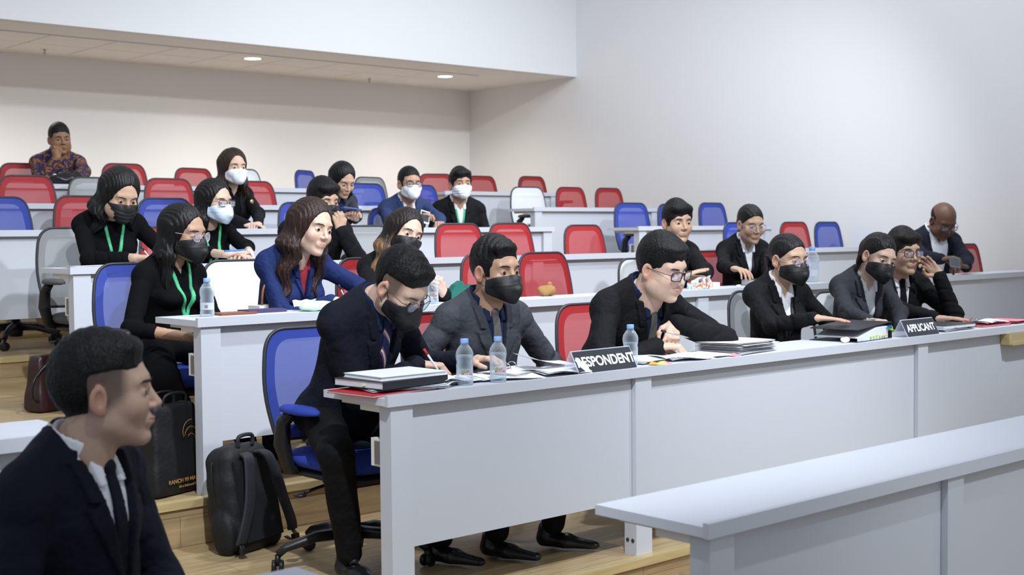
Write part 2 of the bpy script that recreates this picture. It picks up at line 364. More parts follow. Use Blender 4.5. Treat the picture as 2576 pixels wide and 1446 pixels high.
# ------------------------------------------------------------------ chairs
def chair_proto(c, arm=None):
    root = bpy.data.objects.new('office_chair', None); COL.objects.link(root); root.empty_display_size = .05
    bp = M['black_plastic']
    hw = lambda v: .205+.022*math.sin(PI*min(1, v*1.15))          # half width from bottom (0) to top (1)
    def prof(u, v, off=0):
        x = (u*2-1)*hw(v); z = .53+v*.44; y = .215+(z-.5)*.17+off-.035*(1-(x/.23)**2)*(1-.4*v)
        return Vector((x, y, z))
    def outline(off=0, n=10, rc=.085):
        pts = []
        r = rc; zt = .97; zb = .53
        path = [(-1, .0)]+[(-1, v) for v in np.linspace(.05, .78, 9)]
        for a in np.linspace(0, PI/2, 7):
            v = 1-(rc/.44)*(1-math.sin(a)); u = 1-(rc/(2*.205))*2*(1-math.cos(a)); path.append((-u, v))
        for q in np.linspace(-.45, .45, 7): path.append((q, 1))
        for a in np.linspace(PI/2, 0, 7):
            v = 1-(rc/.44)*(1-math.sin(a)); u = 1-(rc/(2*.205))*2*(1-math.cos(a)); path.append((u, v))
        path += [(1, v) for v in np.linspace(.78, .05, 9)]+[(1, 0)]
        path += [(q, -.03) for q in (.85, .5, 0, -.5, -.85)]
        return [prof((u+1)/2, v, off) for u, v in path]
    def inside(u, v, mx, mz, rc):
        x = abs(u*2-1)*hw(v)/.44; z = v
        X = hw(v)/.44-mx; Z = 1-mz
        if x > X or z > Z or z < mz*.5: return False
        r = rc/.44
        if x > X-r and z > Z-r: return (x-X+r)**2+(z-Z+r)**2 < r*r
        return True
    o = outline()
    c0 = prof(.5, .5)
    # net: fan of rings towards the centre keeps the rounded outline
    def ring_patch(f0, f1, off, n=6):
        b = B(); rows = []
        for i in range(n+1):
            f = f0+(f1-f0)*i/n; row = []
            for p in o:
                u = p.x; x = u*f; z = .75+(p.z-.75)*f
                row.append(b.bm.verts.new((x, .215+(z-.5)*.17+off-.035*(1-(x/.23)**2)*(1-.4*(z-.53)/.44), z)))
            rows.append(row)
        m = len(o)
        for i in range(n):
            for k in range(m):
                f = b.bm.faces.new((rows[i][k], rows[i][(k+1) % m], rows[i+1][(k+1) % m], rows[i+1][k])); f.smooth = True
        if f0 < .02: b.bm.faces.new(rows[0])
        return b
    ring_patch(.01, .99, 0, 8).done('back_net', M['net_'+c], root)
    ring_patch(.80, .985, .010, 3).done('back_border', M['rim_'+c], root)
    b = B(); b.tube([p+Vector((0, .004, 0)) for p in o], .0085, 6, closed=True); b.done('back_frame', M['dark_frame'], root)
    b = B(); b.tube([(0, .10, .39), (0, .24, .40), (0, .275, .47), (0, .262, .56)], [.03, .032, .026, .02], 8)
    b.tube([(-.19, .225, .56), (0, .262, .545), (.19, .225, .56)], .014, 6); b.done('back_support', bp, root)
    def cush(zf, r, top, bot):
        b = B(); n = 28
        for (sc, z) in [(1, 0)]: pass
        rings = []
        for sc, z in ((.02, bot), (.80, bot), (.94, bot+.008), (1, (top+bot)/2), (.96, top-.012), (.82, top), (.45, top+.006), (.02, top+.004)):
            rings.append([b.bm.verts.new((.235*sc*math.copysign(abs(math.cos(a))**.62, math.cos(a)), -.01+.225*sc*math.copysign(abs(math.sin(a))**.62, math.sin(a)), z-(.02*(max(0, -math.sin(a))**2) if sc > .5 else 0))) for a in [k*2*PI/n for k in range(n)]])
        for A, C in zip(rings, rings[1:]):
            for k in range(n):
                f = b.bm.faces.new((A[k], A[(k+1) % n], C[(k+1) % n], C[k])); f.smooth = True
        b.bm.faces.new(rings[0][::-1]); b.bm.faces.new(rings[-1]); return b
    cush(0, 0, .485, .425).done('seat', M['cush_'+c], root)
    cush(0, 0, .428, .385).xf(Matrix.Diagonal((.95, .95, 1, 1))).done('seat_pan', bp, root)
    b = B(); b.box(-.07, .07, -.09, .10, .335, .40); b.bevel(.015, 2); b.lathe([(.026, .17), (.026, .25), (.018, .25), (.018, .36)], 14); b.done('gas_lift', bp, root)
    b = B(); b.tube([(-.05, -.02, .365), (-.20, -.03, .345), (-.235, -.03, .335)], .007, 6)
    b.lathe([(.001, -.006), (.022, -.006), (.026, 0), (.022, .006), (.001, .006)], 14, c=(-.255, -.03, .33)); b.done('height_lever', bp, root)
    base = B(); base.lathe([(.04, .07), (.045, .11), (.03, .17), (.001, .17)], 16)
    for i in range(5):
        a = i*2*PI/5+.35; ca, sa = math.cos(a), math.sin(a)
        base.tube([(.03*ca, .03*sa, .135), (.15*ca, .15*sa, .13), (.27*ca, .27*sa, .098), (.30*ca, .30*sa, .075)], [.028, .023, .018, .016], 8)
    base.done('star_base', bp, root)
    for i in range(5):
        a = i*2*PI/5+.35; ca, sa = math.cos(a), math.sin(a); b = B()
        for s in (-1, 1):
            q = B(); q.lathe([(.012, -.009), (.024, -.008), (.027, 0), (.024, .008), (.012, .009)], 14)
            q.xf(T3(.30*ca, .30*sa, .028) @ RZ(a+1.2) @ T3(0, s*.014, 0) @ RX(PI/2))
            tmp = bpy.data.meshes.new('t'); q.bm.to_mesh(tmp); q.bm.free(); b.bm.from_mesh(tmp); bpy.data.meshes.remove(tmp)
        b.tube([(.30*ca, .30*sa, .03), (.30*ca, .30*sa, .075)], .011, 8); b.done('caster', bp, root)
    for s in (-1, 1):
        b = B(); b.tube([(s*.18, .05, .405), (s*.245, .06, .42), (s*.26, .085, .52), (s*.257, .075, .615), (s*.252, .02, .655)], [.02, .028, .034, .030, .022], 8); b.done('armrest_post', bp, root)
        b = B(); n = 20; rings = []
        for sc, z in ((.6, .652), (1, .658), (1, .672), (.8, .684), (.05, .688)):
            rings.append([b.bm.verts.new((s*.252+.042*sc*math.cos(k*2*PI/n), -.03+.125*sc*math.sin(k*2*PI/n), z)) for k in range(n)])
        for A, C in zip(rings, rings[1:]):
            for k in range(n):
                f = b.bm.faces.new((A[k], A[(k+1) % n], C[(k+1) % n], C[k])); f.smooth = True
        b.bm.faces.new(rings[0][::-1]); b.bm.faces.new(rings[-1])
        b.done('armrest_pad', (M['cush_blue'] if arm == 'blue' else M['cush_grey'] if arm == 'grey' else bp), root)
    return root
proto = {}
def chair(k, xpx, ypx, c, label, yaw=0, off=.70, dx=0, arm=None, group=None):
    p = onY(xpx, ypx, YK[k]+off+.25); key = (c, arm)
    z = p.z-ZK[k]-.985
    if key not in proto: o = proto[key] = chair_proto(c, arm)
    else: o = copy_tree(proto[key])
    o.location = (p.x+dx, YK[k]+off, ZK[k]); o.rotation_euler = (0, 0, yaw)
    o.scale = (1, 1, 1+max(-.06, min(.05, z)))
    tag(o, label, 'chair', group or 'mesh-back office chairs'); return o
CHAIRS = [
 (1, 790, 815, 'blue', 'blue mesh office chair with blue armrests under the man writing in the front row', 0, 'blue'),
 (1, 1120, 778, 'red', 'red mesh office chair behind the man in the grey suit', 0),
 (1, 1490, 757, 'red', 'red mesh office chair behind the man leaning forward with a pen', 0),
 (1, 1905, 725, 'grey', 'light grey mesh office chair behind the woman in round glasses in the front row', 0, 'grey'),
 (1, 2110, 728, 'white', 'white mesh office chair between the two women in black masks at the front desk', 0),
 (2, 350, 655, 'blue', 'blue mesh office chair of the woman with the green lanyard beside the desk end', 0),
 (2, 608, 648, 'white', 'empty white office chair left of the woman in the blue blazer', 0),
 (2, 935, 643, 'red', 'red mesh office chair right of the woman in the blue blazer', 0),
 (2, 1238, 633, 'red', 'empty red mesh office chair directly behind the head of the man in the grey suit', 0),
 (2, 1375, 630, 'red', 'empty red mesh office chair in the second row right of the grey-suited man', 0),
 (2, 1620, 648, 'white', 'white office chair half hidden by the man leaning with a pen', 0),
 (2, 1785, 627, 'red', 'red mesh office chair between the two young people in the second row', 0),
 (2, 2440, 610, 'red', 'red mesh office chair right of the bald man', 0),
 (3, 190, 567, 'grey', 'light grey mesh office chair left of the woman with wavy black hair', 0, 'grey'),
 (3, 440, 565, 'red', 'red mesh office chair mostly hidden between the two women with lanyards in the third row', 0),
 (3, 925, 563, 'grey', 'grey mesh office chair holding a black backpack behind the woman with highlighted hair', 0),
 (3, 1160, 558, 'red', 'empty red mesh office chair below the man in black with the white mask', 0),
 (3, 1290, 557, 'red', 'empty red mesh office chair in the third row, right of its red twin', 0),
 (3, 1475, 562, 'red', 'empty red mesh office chair standing alone at the aisle end of the third row', 0),
 (3, 1865, 556, 'blue', 'blue mesh office chair behind the left shoulder of the woman with thin round glasses', 0),
 (3, 2005, 555, 'red', 'empty red mesh office chair in the third row near the right wall', 0),
 (3, 2088, 555, 'blue', 'empty blue mesh office chair in the third row, nearest the right wall', 0),
 (4, -5, 490, 'blue', 'blue mesh office chair cut by the left photo edge in the fourth row', 0),
 (4, 215, 488, 'red', 'bright red mesh office chair behind the woman with wavy black hair', 0),
 (4, 420, 494, 'blue', 'empty blue mesh office chair between the two women with lanyards, one row behind', 0),
 (4, 765, 505, 'blue', 'blue mesh office chair hidden behind the man resting his cheek on his fist', 0),
 (4, 985, 520, 'blue', 'blue mesh office chair of the bespectacled man in the slate blue suit', 0),
 (4, 1588, 507, 'blue', 'pale lit blue office chair at the aisle end of the fourth row', -.10),
 (4, 1696, 510, 'blue', 'blue mesh office chair behind the head of the young man without mask', 0),
 (4, 1797, 507, 'blue', 'empty blue mesh office chair right of the young man without mask, fourth row', 0),
 (5, 70, 437, 'red', 'large red mesh office chair at the left edge in the fifth row', 0),
 (5, 240, 442, 'grey', 'light grey office chair behind the hair of the woman with wavy black hair', 0),
 (5, 428, 445, 'red', 'empty red mesh office chair left of the woman in the white mask', 0),
 (5, 640, 452, 'red', 'red mesh office chair of the fifth row behind the woman with the gold brooch', 0),
 (5, 925, 458, 'blue', 'empty blue mesh office chair right of the woman looking at her phone', 0),
 (5, 1060, 462, 'blue', 'blue mesh office chair hidden behind the two men in white masks', 0),
 (5, 1326, 467, 'white', 'white office chair at the aisle end of the fifth row', -.10),
 (5, 1440, 468, 'red', 'empty red mesh office chair in the fifth row right of the white one', 0),
 (5, 1536, 470, 'red', 'empty red mesh office chair in the fifth row nearest the right wall', 0),
 (6, 62, 407, 'red', 'dark red mesh office chair left of the man in the patterned shirt', 0),
 (6, 315, 408, 'red', 'dark red mesh office chair right of the man in the patterned shirt', 0),
 (6, 500, 420, 'red', 'red mesh office chair against the rear wall left of the woman in the white mask', .15),
 (6, 610, 422, 'white', 'white office chair peeking out right of the woman in the white mask', 0),
 (6, 795, 427, 'blue', 'blue office chair turned aside behind the woman looking at her phone', .5),
 (6, 940, 443, 'grey', 'beige grey office chair in the rearmost row left of the two masked men', .1),
 (6, 1088, 434, 'red', 'bright red office chair with its red seat showing between the two masked men', -.25),
 (6, 1215, 440, 'red', 'red mesh office chair in the rearmost row right of the black-suited masked man', 0),
 (6, 1342, 441, 'red', 'red mesh office chair in the rearmost row nearest the right wall', 0),
]
PULL = {5: .66, 6: .84, 8: .62, 9: .88, 16: .62, 17: .86, 20: .62, 21: .86, 41: .62, 42: .95, 30: .66, 31: .84, 37: .66, 38: .84, 22: .66, 23: .82}   # how far each is pulled back
for i, c in enumerate(CHAIRS):
    chair(c[0], c[1], c[2], c[3], c[4], c[5], off=PULL.get(i, .70), arm=(c[6] if len(c) > 6 else None))

# ------------------------------------------------------------------ organic shapes: distance fields meshed with surface nets
def V(*a): return np.array(a, dtype=np.float32)
def ln(p): return np.sqrt(np.einsum('ij,ij->i', p, p))
def cap(p, a, b, ra, rb=None):
    rb = ra if rb is None else rb; a = V(*a); b = V(*b); ab = b-a; pa = p-a
    t = np.clip(pa @ ab/max(1e-9, float(ab @ ab)), 0, 1); return ln(pa-t[:, None]*ab)-(ra+(rb-ra)*t)
def ell(p, c, r):
    q = p-V(*c); r = V(*r); k0 = ln(q/r); k1 = ln(q/(r*r)); return k0*(k0-1)/np.maximum(k1, 1e-6)
def smin(a, b, k): h = np.clip(.5+.5*(b-a)/k, 0, 1); return b+(a-b)*h-k*h*(1-h)
def smax(a, b, k): return -smin(-a, -b, k)
def rotx(p, a):
    c, s = math.cos(a), math.sin(a); return np.stack([p[:, 0], c*p[:, 1]+s*p[:, 2], -s*p[:, 1]+c*p[:, 2]], 1)
def mirror(p): q = p.copy(); q[:, 0] = np.abs(q[:, 0]); return q
def nets(f, lo, hi, h, bs=8):
    lo = np.array(lo, float); n = np.ceil((np.array(hi)-lo)/h/bs).astype(int)*bs
    nb = n//bs; g = np.full(n, 1e3, np.float32)
    bi = np.stack(np.meshgrid(*[np.arange(k) for k in nb], indexing='ij'), -1).reshape(-1, 3)
    ce = (lo+(bi*bs+(bs-1)/2)*h).astype(np.float32); d = f(ce); act = np.abs(d) < bs*h*.87*1.5+.004
    for b_, dd in zip(bi[~act], d[~act]):
        if dd < 0: g[b_[0]*bs:b_[0]*bs+bs, b_[1]*bs:b_[1]*bs+bs, b_[2]*bs:b_[2]*bs+bs] = -1e3
    A = bi[act]; off = np.stack(np.meshgrid(*[np.arange(bs)]*3, indexing='ij'), -1).reshape(-1, 3)
    idx = (A[:, None, :]*bs+off[None]).reshape(-1, 3)
    for s in range(0, len(idx), 400000):
        q = idx[s:s+400000]; g[q[:, 0], q[:, 1], q[:, 2]] = f((lo+q*h).astype(np.float32))
    sg = g < 0; cs = sum(sg[i:n[0]-1+i, j:n[1]-1+j, k:n[2]-1+k].astype(np.int8) for i in (0, 1) for j in (0, 1) for k in (0, 1))
    C = np.argwhere((cs > 0) & (cs < 8))
    if not len(C): return np.zeros((0, 3), np.float32), np.zeros((0, 4), np.int32)
    cor = [(i, j, k) for i in (0, 1) for j in (0, 1) for k in (0, 1)]
    val = np.stack([np.clip(g[C[:, 0]+i, C[:, 1]+j, C[:, 2]+k], -h*2, h*2) for i, j, k in cor], 1); acc = np.zeros((len(C), 3)); cnt = np.zeros(len(C))
    for a in range(8):
        for ax in range(3):
            if cor[a][ax]: continue
            c2 = list(cor[a]); c2[ax] = 1; b_ = cor.index(tuple(c2)); va, vb = val[:, a], val[:, b_]
            m = (va < 0) != (vb < 0); t = np.where(m, va/np.where(m, va-vb, 1), 0); pt = np.array(cor[a], float)[None]+np.zeros((len(C), 3)); pt[:, ax] += t
            acc[m] += pt[m]; cnt += m
    vt = lo+(C+acc/cnt[:, None])*h; im = np.full(n, -1, np.int32); im[C[:, 0], C[:, 1], C[:, 2]] = np.arange(len(C)); F = []
    for ax in range(3):
        o1, o2 = [(1, 2), (2, 0), (0, 1)][ax]; s0 = [slice(1, k-1) for k in n]; s1 = list(s0); s0[ax] = slice(0, n[ax]-1); s1[ax] = slice(1, n[ax])
        a, b_ = sg[tuple(s0)], sg[tuple(s1)]; E = np.argwhere(a != b_)
        if not len(E): continue
        fl_ = a[E[:, 0], E[:, 1], E[:, 2]]; st = np.array([1, 1, 1]); st[ax] = 0; E = E+st
        def at(d1, d2): q = E.copy(); q[:, o1] += d1; q[:, o2] += d2; return im[q[:, 0], q[:, 1], q[:, 2]]
        qd = np.stack([at(-1, -1), at(0, -1), at(0, 0), at(-1, 0)], 1); qd[~fl_] = qd[~fl_][:, ::-1]; F.append(qd[(qd >= 0).all(1)])
    return vt.astype(np.float32), np.concatenate(F).astype(np.int32)
def xfp(v, m):
    m = np.array(m, dtype=np.float64); return (v @ m[:3, :3].T+m[:3, 3]).astype(np.float32)
def build(name, parts, mats, parent=None):
    """parts: list of (verts, faces, material slot, colours or None)"""
    vs, fs, mi, cs = [], [], [], []; o = 0
    for v, f, s, c in parts:
        if not len(v): continue
        vs.append(v); fs.append(np.asarray(f)+o); mi.append(np.full(len(f), s)); o += len(v)
        cs.append(np.tile(V(.5, .3, .2), (len(v), 1)) if c is None else c)
    v = np.concatenate(vs); me = bpy.data.meshes.new(name); k = [len(q[0]) for q in fs]
    me.vertices.add(len(v)); me.vertices.foreach_set('co', v.ravel().astype(np.float32))
    tot = np.concatenate([q.ravel() for q in fs]); nf = sum(len(q) for q in fs); sz = np.concatenate([np.full(len(q), q.shape[1]) for q in fs])
    me.loops.add(len(tot)); me.loops.foreach_set('vertex_index', tot.astype(np.int32)); me.polygons.add(nf)
    me.polygons.foreach_set('loop_start', (np.cumsum(sz)-sz).astype(np.int32)); me.polygons.foreach_set('loop_total', sz.astype(np.int32))
    me.polygons.foreach_set('material_index', np.concatenate(mi).astype(np.int32)); me.polygons.foreach_set('use_smooth', np.ones(nf, bool))
    ca = me.attributes.new('Col', 'FLOAT_COLOR', 'POINT'); c = np.concatenate(cs); ca.data.foreach_set('color', np.concatenate([c, np.ones((len(c), 1))], 1).ravel().astype(np.float32))
    me.update(); me.validate(); return link(name, me, mats, parent)
def sphere_mesh(c, r, n=16):
    b = B(); bmesh.ops.create_uvsphere(b.bm, u_segments=n, v_segments=n//2+2, radius=r)
    v = np.array([q.co[:] for q in b.bm.verts], np.float32)+V(*c); f3 = [[q.index for q in f.verts] for f in b.bm.faces]; b.bm.free()
    return v, np.array([f if len(f) == 4 else f+[f[-1]] for f in f3]) if 0 else (v, f3)
def tube_mesh(pts, r, n=6):
    b = B(); b.tube(pts, r, n); b.bm.verts.index_update(); v = np.array([q.co[:] for q in b.bm.verts], np.float32)
    f = np.array([[q.index for q in f.verts] for f in b.bm.faces if len(f.verts) == 4]); b.bm.free(); return v, f

# ---- head.  local axes: x = the person's left, -y = the way the face looks, z = up; origin between the ears
def head_sdf(p, fem=0, fat=0, lid=.3, ears=True):
    q = mirror(p); w = .94 if fem else 1
    d = ell(q, (0, .012, .040), (.076*w, .097, .084)); j = .062+.012*fat-.006*fem
    d = smin(d, ell(q, (0, -.026, -.020), (j, .066, .086)), .03)
    d = smin(d, cap(q, (.045+.006*fat-.004*fem, -.012, -.058), (.010, -.070, -.094+.004*fem), .020+.007*fat, .015), .034)
    d = smin(d, ell(q, (.038, -.062, -.024), (.026, .024, .026)), .022)
    if fat: d = smin(d, ell(q, (.044, -.040, -.058), (.027, .034, .030)), .03)
    d = smin(d, cap(q, (0, -.080, .036), (.040, -.068, .032), .011), .016)
    d = smax(d, -ell(q, (.033, -.106, .008), (.024, .024, .014)), .014)
    d = smin(d, cap(q, (0, -.085, .020), (0, -.1085, -.020), .0062, .0098-.001*fem), .011)
    d = smin(d, ell(q, (.0115, -.097, -.0255), (.0080, .010, .0070)), .005)
    d = smax(d, -ell(q, (.0065, -.106, -.033), (.0032, .005, .004)), .003)
    d = smin(d, ell(q, (0, -.086, -.056), (.025, .014, .016)), .012)
    d = smin(d, cap(q, (0, -.0995, -.0505), (.019, -.0895, -.0525), .0038, .0020), .0035)
    d = smin(d, cap(q, (0, -.0975, -.0592), (.016, -.0890, -.0565), .0048, .0024), .0035)
    d = smax(d, -cap(q, (0, -.1045, -.0548), (.022, -.0910, -.0540), .0014), .0022)
    d = smin(d, ell(q, (0, -.080, -.092), (.017, .014, .014)), .012)
    # lids over the eyeball
    e = ln(q-V(.0325, -.0740, .008)); sh = e-.0138
    up = .0092-.0135*lid
    d = smin(d, smax(sh, -(q[:, 2]-.008-up+.42*np.abs(q[:, 0]-.0325)), .0012) if lid < .95 else sh, .0035)
    d = smin(d, smax(sh, (q[:, 2]-.008)+.0056-.35*np.abs(q[:, 0]-.0325), .0012), .003)
    if ears:
        c, s = math.cos(.35), math.sin(.35); r = q-V(.074*w, .004, -.002); x = c*r[:, 0]-s*r[:, 1]; y = s*r[:, 0]+c*r[:, 1]; r = np.stack([x, y, r[:, 2]], 1)
        e = ell(r, (.004, .006, 0), (.0075, .019, .031)); e = smin(e, ell(r, (.002, .000, -.024), (.006, .010, .011)), .006)
        e = smax(e, -ell(r, (.0118, .004, .003), (.0095, .0105, .019)), .003); d = smin(d, e, .006)
    n = .056-.010*fem+.008*fat
    d = smin(d, cap(p, (0, .022, -.045), (0, .050, -.165), n, n+.004), .022)
    return d
def lips_colour(v, skin, lip=1, beard=0, brow_hair=None, stub=None, fem=0):
    c = np.tile(V(*skin), (len(v), 1)); x, y, z = np.abs(v[:, 0]), v[:, 1], v[:, 2]
    l = np.exp(-(((z+.055)/.0060)**2+(x/.019)**4)*1.0)*(y < -.082); c = c*(1-l[:, None])+V(skin[0]*.82, skin[1]*.50, skin[2]*.50)*l[:, None]*1 if lip else c
    ch = np.exp(-(((x-.045)/.02)**2+((z+.028)/.02)**2))*(y < -.03); c[:, 1] *= 1-.10*ch; c[:, 2] *= 1-.10*ch
    er = (x > .0745) & (np.abs(y-.004) < .028) & (np.abs(z) < .04); c[er] = c[er]*V(1.05, .86, .82)
    if beard:
        bm_ = ((z < -.035) & (y < .01) & (z > -.115)).astype(np.float32)*(.5+.5*np.clip((-.035-z)/.03, 0, 1)); c *= 1-beard*bm_[:, None]
    if stub is not None:
        m = np.clip((stub(v)+.014)/.022, 0, 1)*np.clip((v[:, 1]+.056)/.02, 0, 1)*(1-((x > .076) & (z < .036) & (z > -.04) & (np.abs(y-.004) < .03))); m *= np.clip(.62+z*4, .3, .9); c = c*(1-m[:, None])+V(.012, .011, .011)*m[:, None]
    return c
HC = {}
def head_mesh(fem, fat, lid, h):
    k = (fem, fat, lid, h)
    if k not in HC: HC[k] = nets(lambda p: head_sdf(p, fem, fat, lid), (-.10, -.13, -.20), (.10, .125, .14), h)
    return HC[k]
def brow_parts(thick, fem):
    out = []
    for s in (-1, 1):
        v, f = tube_mesh([(s*.014, -.0955, .0275), (s*.026, -.0945, .0315), (s*.040, -.085, .0315), (s*.051, -.073, .0265)], [.0014, .0028*thick, .0026*thick, .001], 6); out.append((v, f))
    return out

# ---- hair
def hn(p, a=260., b=60.):
    return np.sin(p[:, 0]*a+np.sin(p[:, 2]*b)*1.3)*np.sin(p[:, 1]*a*.8+np.sin(p[:, 2]*b*.8+1)*1.2)
def hair_sdf(p, st, fem=0):
    q = mirror(p); x, y, z = p[:, 0], p[:, 1], p[:, 2]; w = .94 if fem else 1
    scalp = head_sdf(p, fem, 0, 1., False)
    if st in ('short', 'quiff', 'flat', 'fringe', 'wave', 'thin', 'slick'):
        top = {'short': .016, 'quiff': .022, 'flat': .026, 'fringe': .024, 'wave': .022, 'thin': .008, 'slick': .010}[st]
        d = ell(q, (0, .016, .044), (.080*w, .100+top*.2, .084+top))
        if st == 'quiff': d = smin(d, ell(p, (.005, -.044, .102), (.056, .036, .024)), .02)
        if st == 'flat': d = smin(d, ell(p, (0, -.020, .098), (.070, .072, .030)), .02); d = smin(d, ell(q, (.048, .01, .06), (.034, .065, .05)), .02)
        if st == 'fringe': d = smin(d, ell(p, (0, -.045, .088), (.074, .056, .036)), .02); d = smin(d, ell(q, (.056, 0, .045), (.030, .055, .050)), .02)
        if st == 'wave': d = smin(d, ell(p, (-.015, -.048, .098), (.060, .042, .030)), .02)
        d = smin(d, scalp-.003, .004)
        sy = {'short': .012, 'quiff': .016, 'flat': .006, 'fringe': .002, 'wave': .014, 'thin': .0, 'slick': .018}[st]
        pl = -(.55*y+.835*z)+sy+.004*np.sin(x*160+1)*np.sin(z*90)
        if st == 'quiff': pl = pl+.045*np.clip((np.abs(x)-.056)/.014, 0, 1)*np.clip((.072-z)/.02, 0, 1)*(y < .07)
        # nape and sideburn
        pl = smin(pl, np.maximum(-(y-.030), -(z+.044)+4*x*x), .012)
        if st != 'quiff': pl = smin(pl-.020*np.clip((np.abs(x)-.045)/.025, 0, 1)*(y > -.05), np.maximum(np.abs(y+.028)-.012, np.maximum(-(z+.012), .055-np.abs(x))), .008)
        if st == 'fringe': pl = smin(pl, np.maximum(np.maximum(z-.11, .062-z-.45*np.maximum(0, -x+.01)+.006*np.sin(x*120)), y+.02), .006)
        d = d+.0007*hn(p)+.0008*np.sin(x*520+z*80)*np.sin(y*310)
        if st in ('wave', 'quiff'): d = d+(.0028 if st == 'wave' else .0010)*np.sin(y*210+np.sin(x*60)*1.5)*(z > .06)
        w = np.clip(-pl/.022, 0, 1)**.6; d = d+(1-w)*np.maximum(scalp-d-.0018, 0); d = smax(d, pl, .002)
        d = smax(d, -(ell(q, (.085, .004, -.004), (.020, .022, .034))), .004)
        return d
    if st == 'bald':
        d = ell(q, (0, .014, .036), (.0795, .100, .082)); pl = np.maximum(np.maximum(z-.050-.25*y, -(z+.055)), -(y+.020)); d = smax(scalp-.0014-.004*np.clip(-pl/.03, 0, 1), pl, .002)
        return smax(d, -(ell(q, (.085, .004, -.004), (.022, .026, .036))), .004)
    # women's hair: a cap, then the falls
    lift = {'long': .014, 'wavy': .018, 'ombre': .016, 'brown': .018, 'blowout': .020, 'bob': .016, 'pony': .006, 'halfup': .010}[st]
    d = ell(q, (0, .018, .044), (.074*w+lift, .098+lift, .084+lift*.8))
    pt = {'brown': .012, 'blowout': -.02, 'wavy': .01, 'long': .005}.get(st, 0.)
    d = d+.004*np.exp(-((x-pt)/.006)**2)*(z > .06)*(y < .05)+lift*.65*np.clip((-y-.015)/.06, 0, 1)*np.clip((z+.01)/.04, 0, 1)
    if st in ('pony', 'halfup'):
        pl = -(.52*y+.855*z)+.026-.024*np.clip(np.abs(x)/.07, 0, 1)**2+.0012*np.sin(x*220); pl = smin(pl, np.maximum(-(y-.022), -(z+.046)+4*x*x), .012)
        w = np.clip(-pl/.03, 0, 1)**.6; d = smin(d, scalp-.004, .004)+.0010*np.sin(x*330+y*90); d = d+(1-w)*np.maximum(scalp-d-.0015, 0); d = smax(d, pl, .002); d = smax(d, -(ell(q, (.085, .002, -.004), (.022, .024, .034))), .004)
        if st == 'pony': t = smin(ell(p, (0, .125, .005), (.022, .022, .022)), cap(p, (0, .128, -.005), (.02, .120, -.16), .028, .012), .02)
        else: t = smin(smin(ell(p, (0, .112, .050), (.035, .020, .030)), cap(p, (.0, .105, .02), (.0, .105, -.15), .040, .020), .03), cap(p, (-.055, .06, -.02), (-.065, .055, -.14), .016, .008), .02)
        return smin(d, t+.003*np.sin(x*260+np.sin(z*50)*2), .014)
    L = {'long': -.30, 'wavy': -.32, 'ombre': -.30, 'brown': -.36, 'blowout': -.27, 'bob': -.15}[st]
    wv = {'long': .002, 'wavy': .014, 'ombre': .009, 'brown': .011, 'blowout': .007, 'bob': .002}[st]; ph = np.clip((.02-z)/.12, 0, 1)
    P = p.copy(); P[:, 0] += wv*ph*np.sin(z*48+np.sign(x)); P[:, 1] += wv*.7*ph*np.sin(z*41+1); Q = mirror(P)
    th = {'wavy': .034, 'brown': .036, 'ombre': .032, 'bob': .024}.get(st, .027)
    s = cap(Q*V(1, .62, 1), (.062, .014, .03), (.078, .014, -.10), th*.8, th)
    s = smin(s, cap(Q*V(1, .62, 1), (.078, .014, -.10), (.072+.014*(L < -.2), -.010+.012*(st == 'bob'), L), th, th*.45), .03)
    bk = cap(Q*V(.55, 1, 1), (0, .055, .04), (0, .085, L+.03), .050, .022)
    d = smin(d, smin(s, bk, .03), .03)
    d = d+.0030*np.sin(P[:, 0]*230+np.sin(z*30)*1.2)*np.sin(P[:, 1]*170+z*14)*ph+.0014*np.sin(P[:, 0]*520+z*35)
    fc = ell(q, (0, -.125, -.010), ((.068 if st != 'bob' else .060), .140, .107)); fc = np.minimum(fc, ell(q, (0, -.110, -.085), (.050, .10, .090)))
    return smax(d, -fc, .006)
HB = {'long': ((-.15, -.13, -.36), (.15, .17, .16)), 'pony': ((-.12, -.12, -.20), (.12, .18, .15))}
HAIRC = {}
def hair_mesh(st, fem, h):
    k = (st, fem, h)
    if k not in HAIRC:
        lo, hi = ((-.11, -.13, -.09), (.11, .14, .165)) if st in ('short', 'quiff', 'flat', 'fringe', 'wave', 'thin', 'slick', 'bald') else ((-.14, -.13, -.21), (.14, .18, .16)) if st in ('pony', 'halfup') else ((-.15, -.14, -.40), (.15, .17, .16))
        HAIRC[k] = nets(lambda p: hair_sdf(p, st, fem), lo, hi, h)
    return HAIRC[k]

# ---- mask and glasses
def mask_sdf(p, kind):
    q = mirror(p); y, z = p[:, 1], p[:, 2]
    f = head_sdf(p, 0, 0, 1., ears=False)
    if kind == 'fold': e = smin(smin(cap(q, (0, -.108, -.010), (0, -.128, -.055), .010, .012), cap(q, (0, -.128, -.055), (0, -.098, -.100), .012, .014), .01), ell(q, (0, -.085, -.055), (.054, .040, .050)), .022)
    else: e = smin(ell(q, (0, -.092, -.052), (.048, .030, .050)), cap(q, (0, -.108, -.012), (0, -.105, -.08), .012, .018), .015)
    o = smin(f-.0052, e, .018); d = o
    if kind == 'pleat': d = d+.0016*np.sin(z*330)*(np.abs(z+.055) < .03)
    if kind == 'fold': d = smax(d, -(np.abs(z+.032+.25*q[:, 0])-.0006)+0, .001) if 0 else d+.0010*np.exp(-((z+.030+.2*q[:, 0])/.0025)**2)*-1
    t = -(.002-.30*(y+.11))+z                # top edge falls towards the ears
    t = np.maximum(t, z-.004)
    bt = -(z+.108-.42*(y+.10)); s = y+.020+.25*np.maximum(0, np.abs(z+.045)-.02)
    d = smax(smax(smax(d, t, .002), bt, .004), s, .003)
    return d
MK = {}
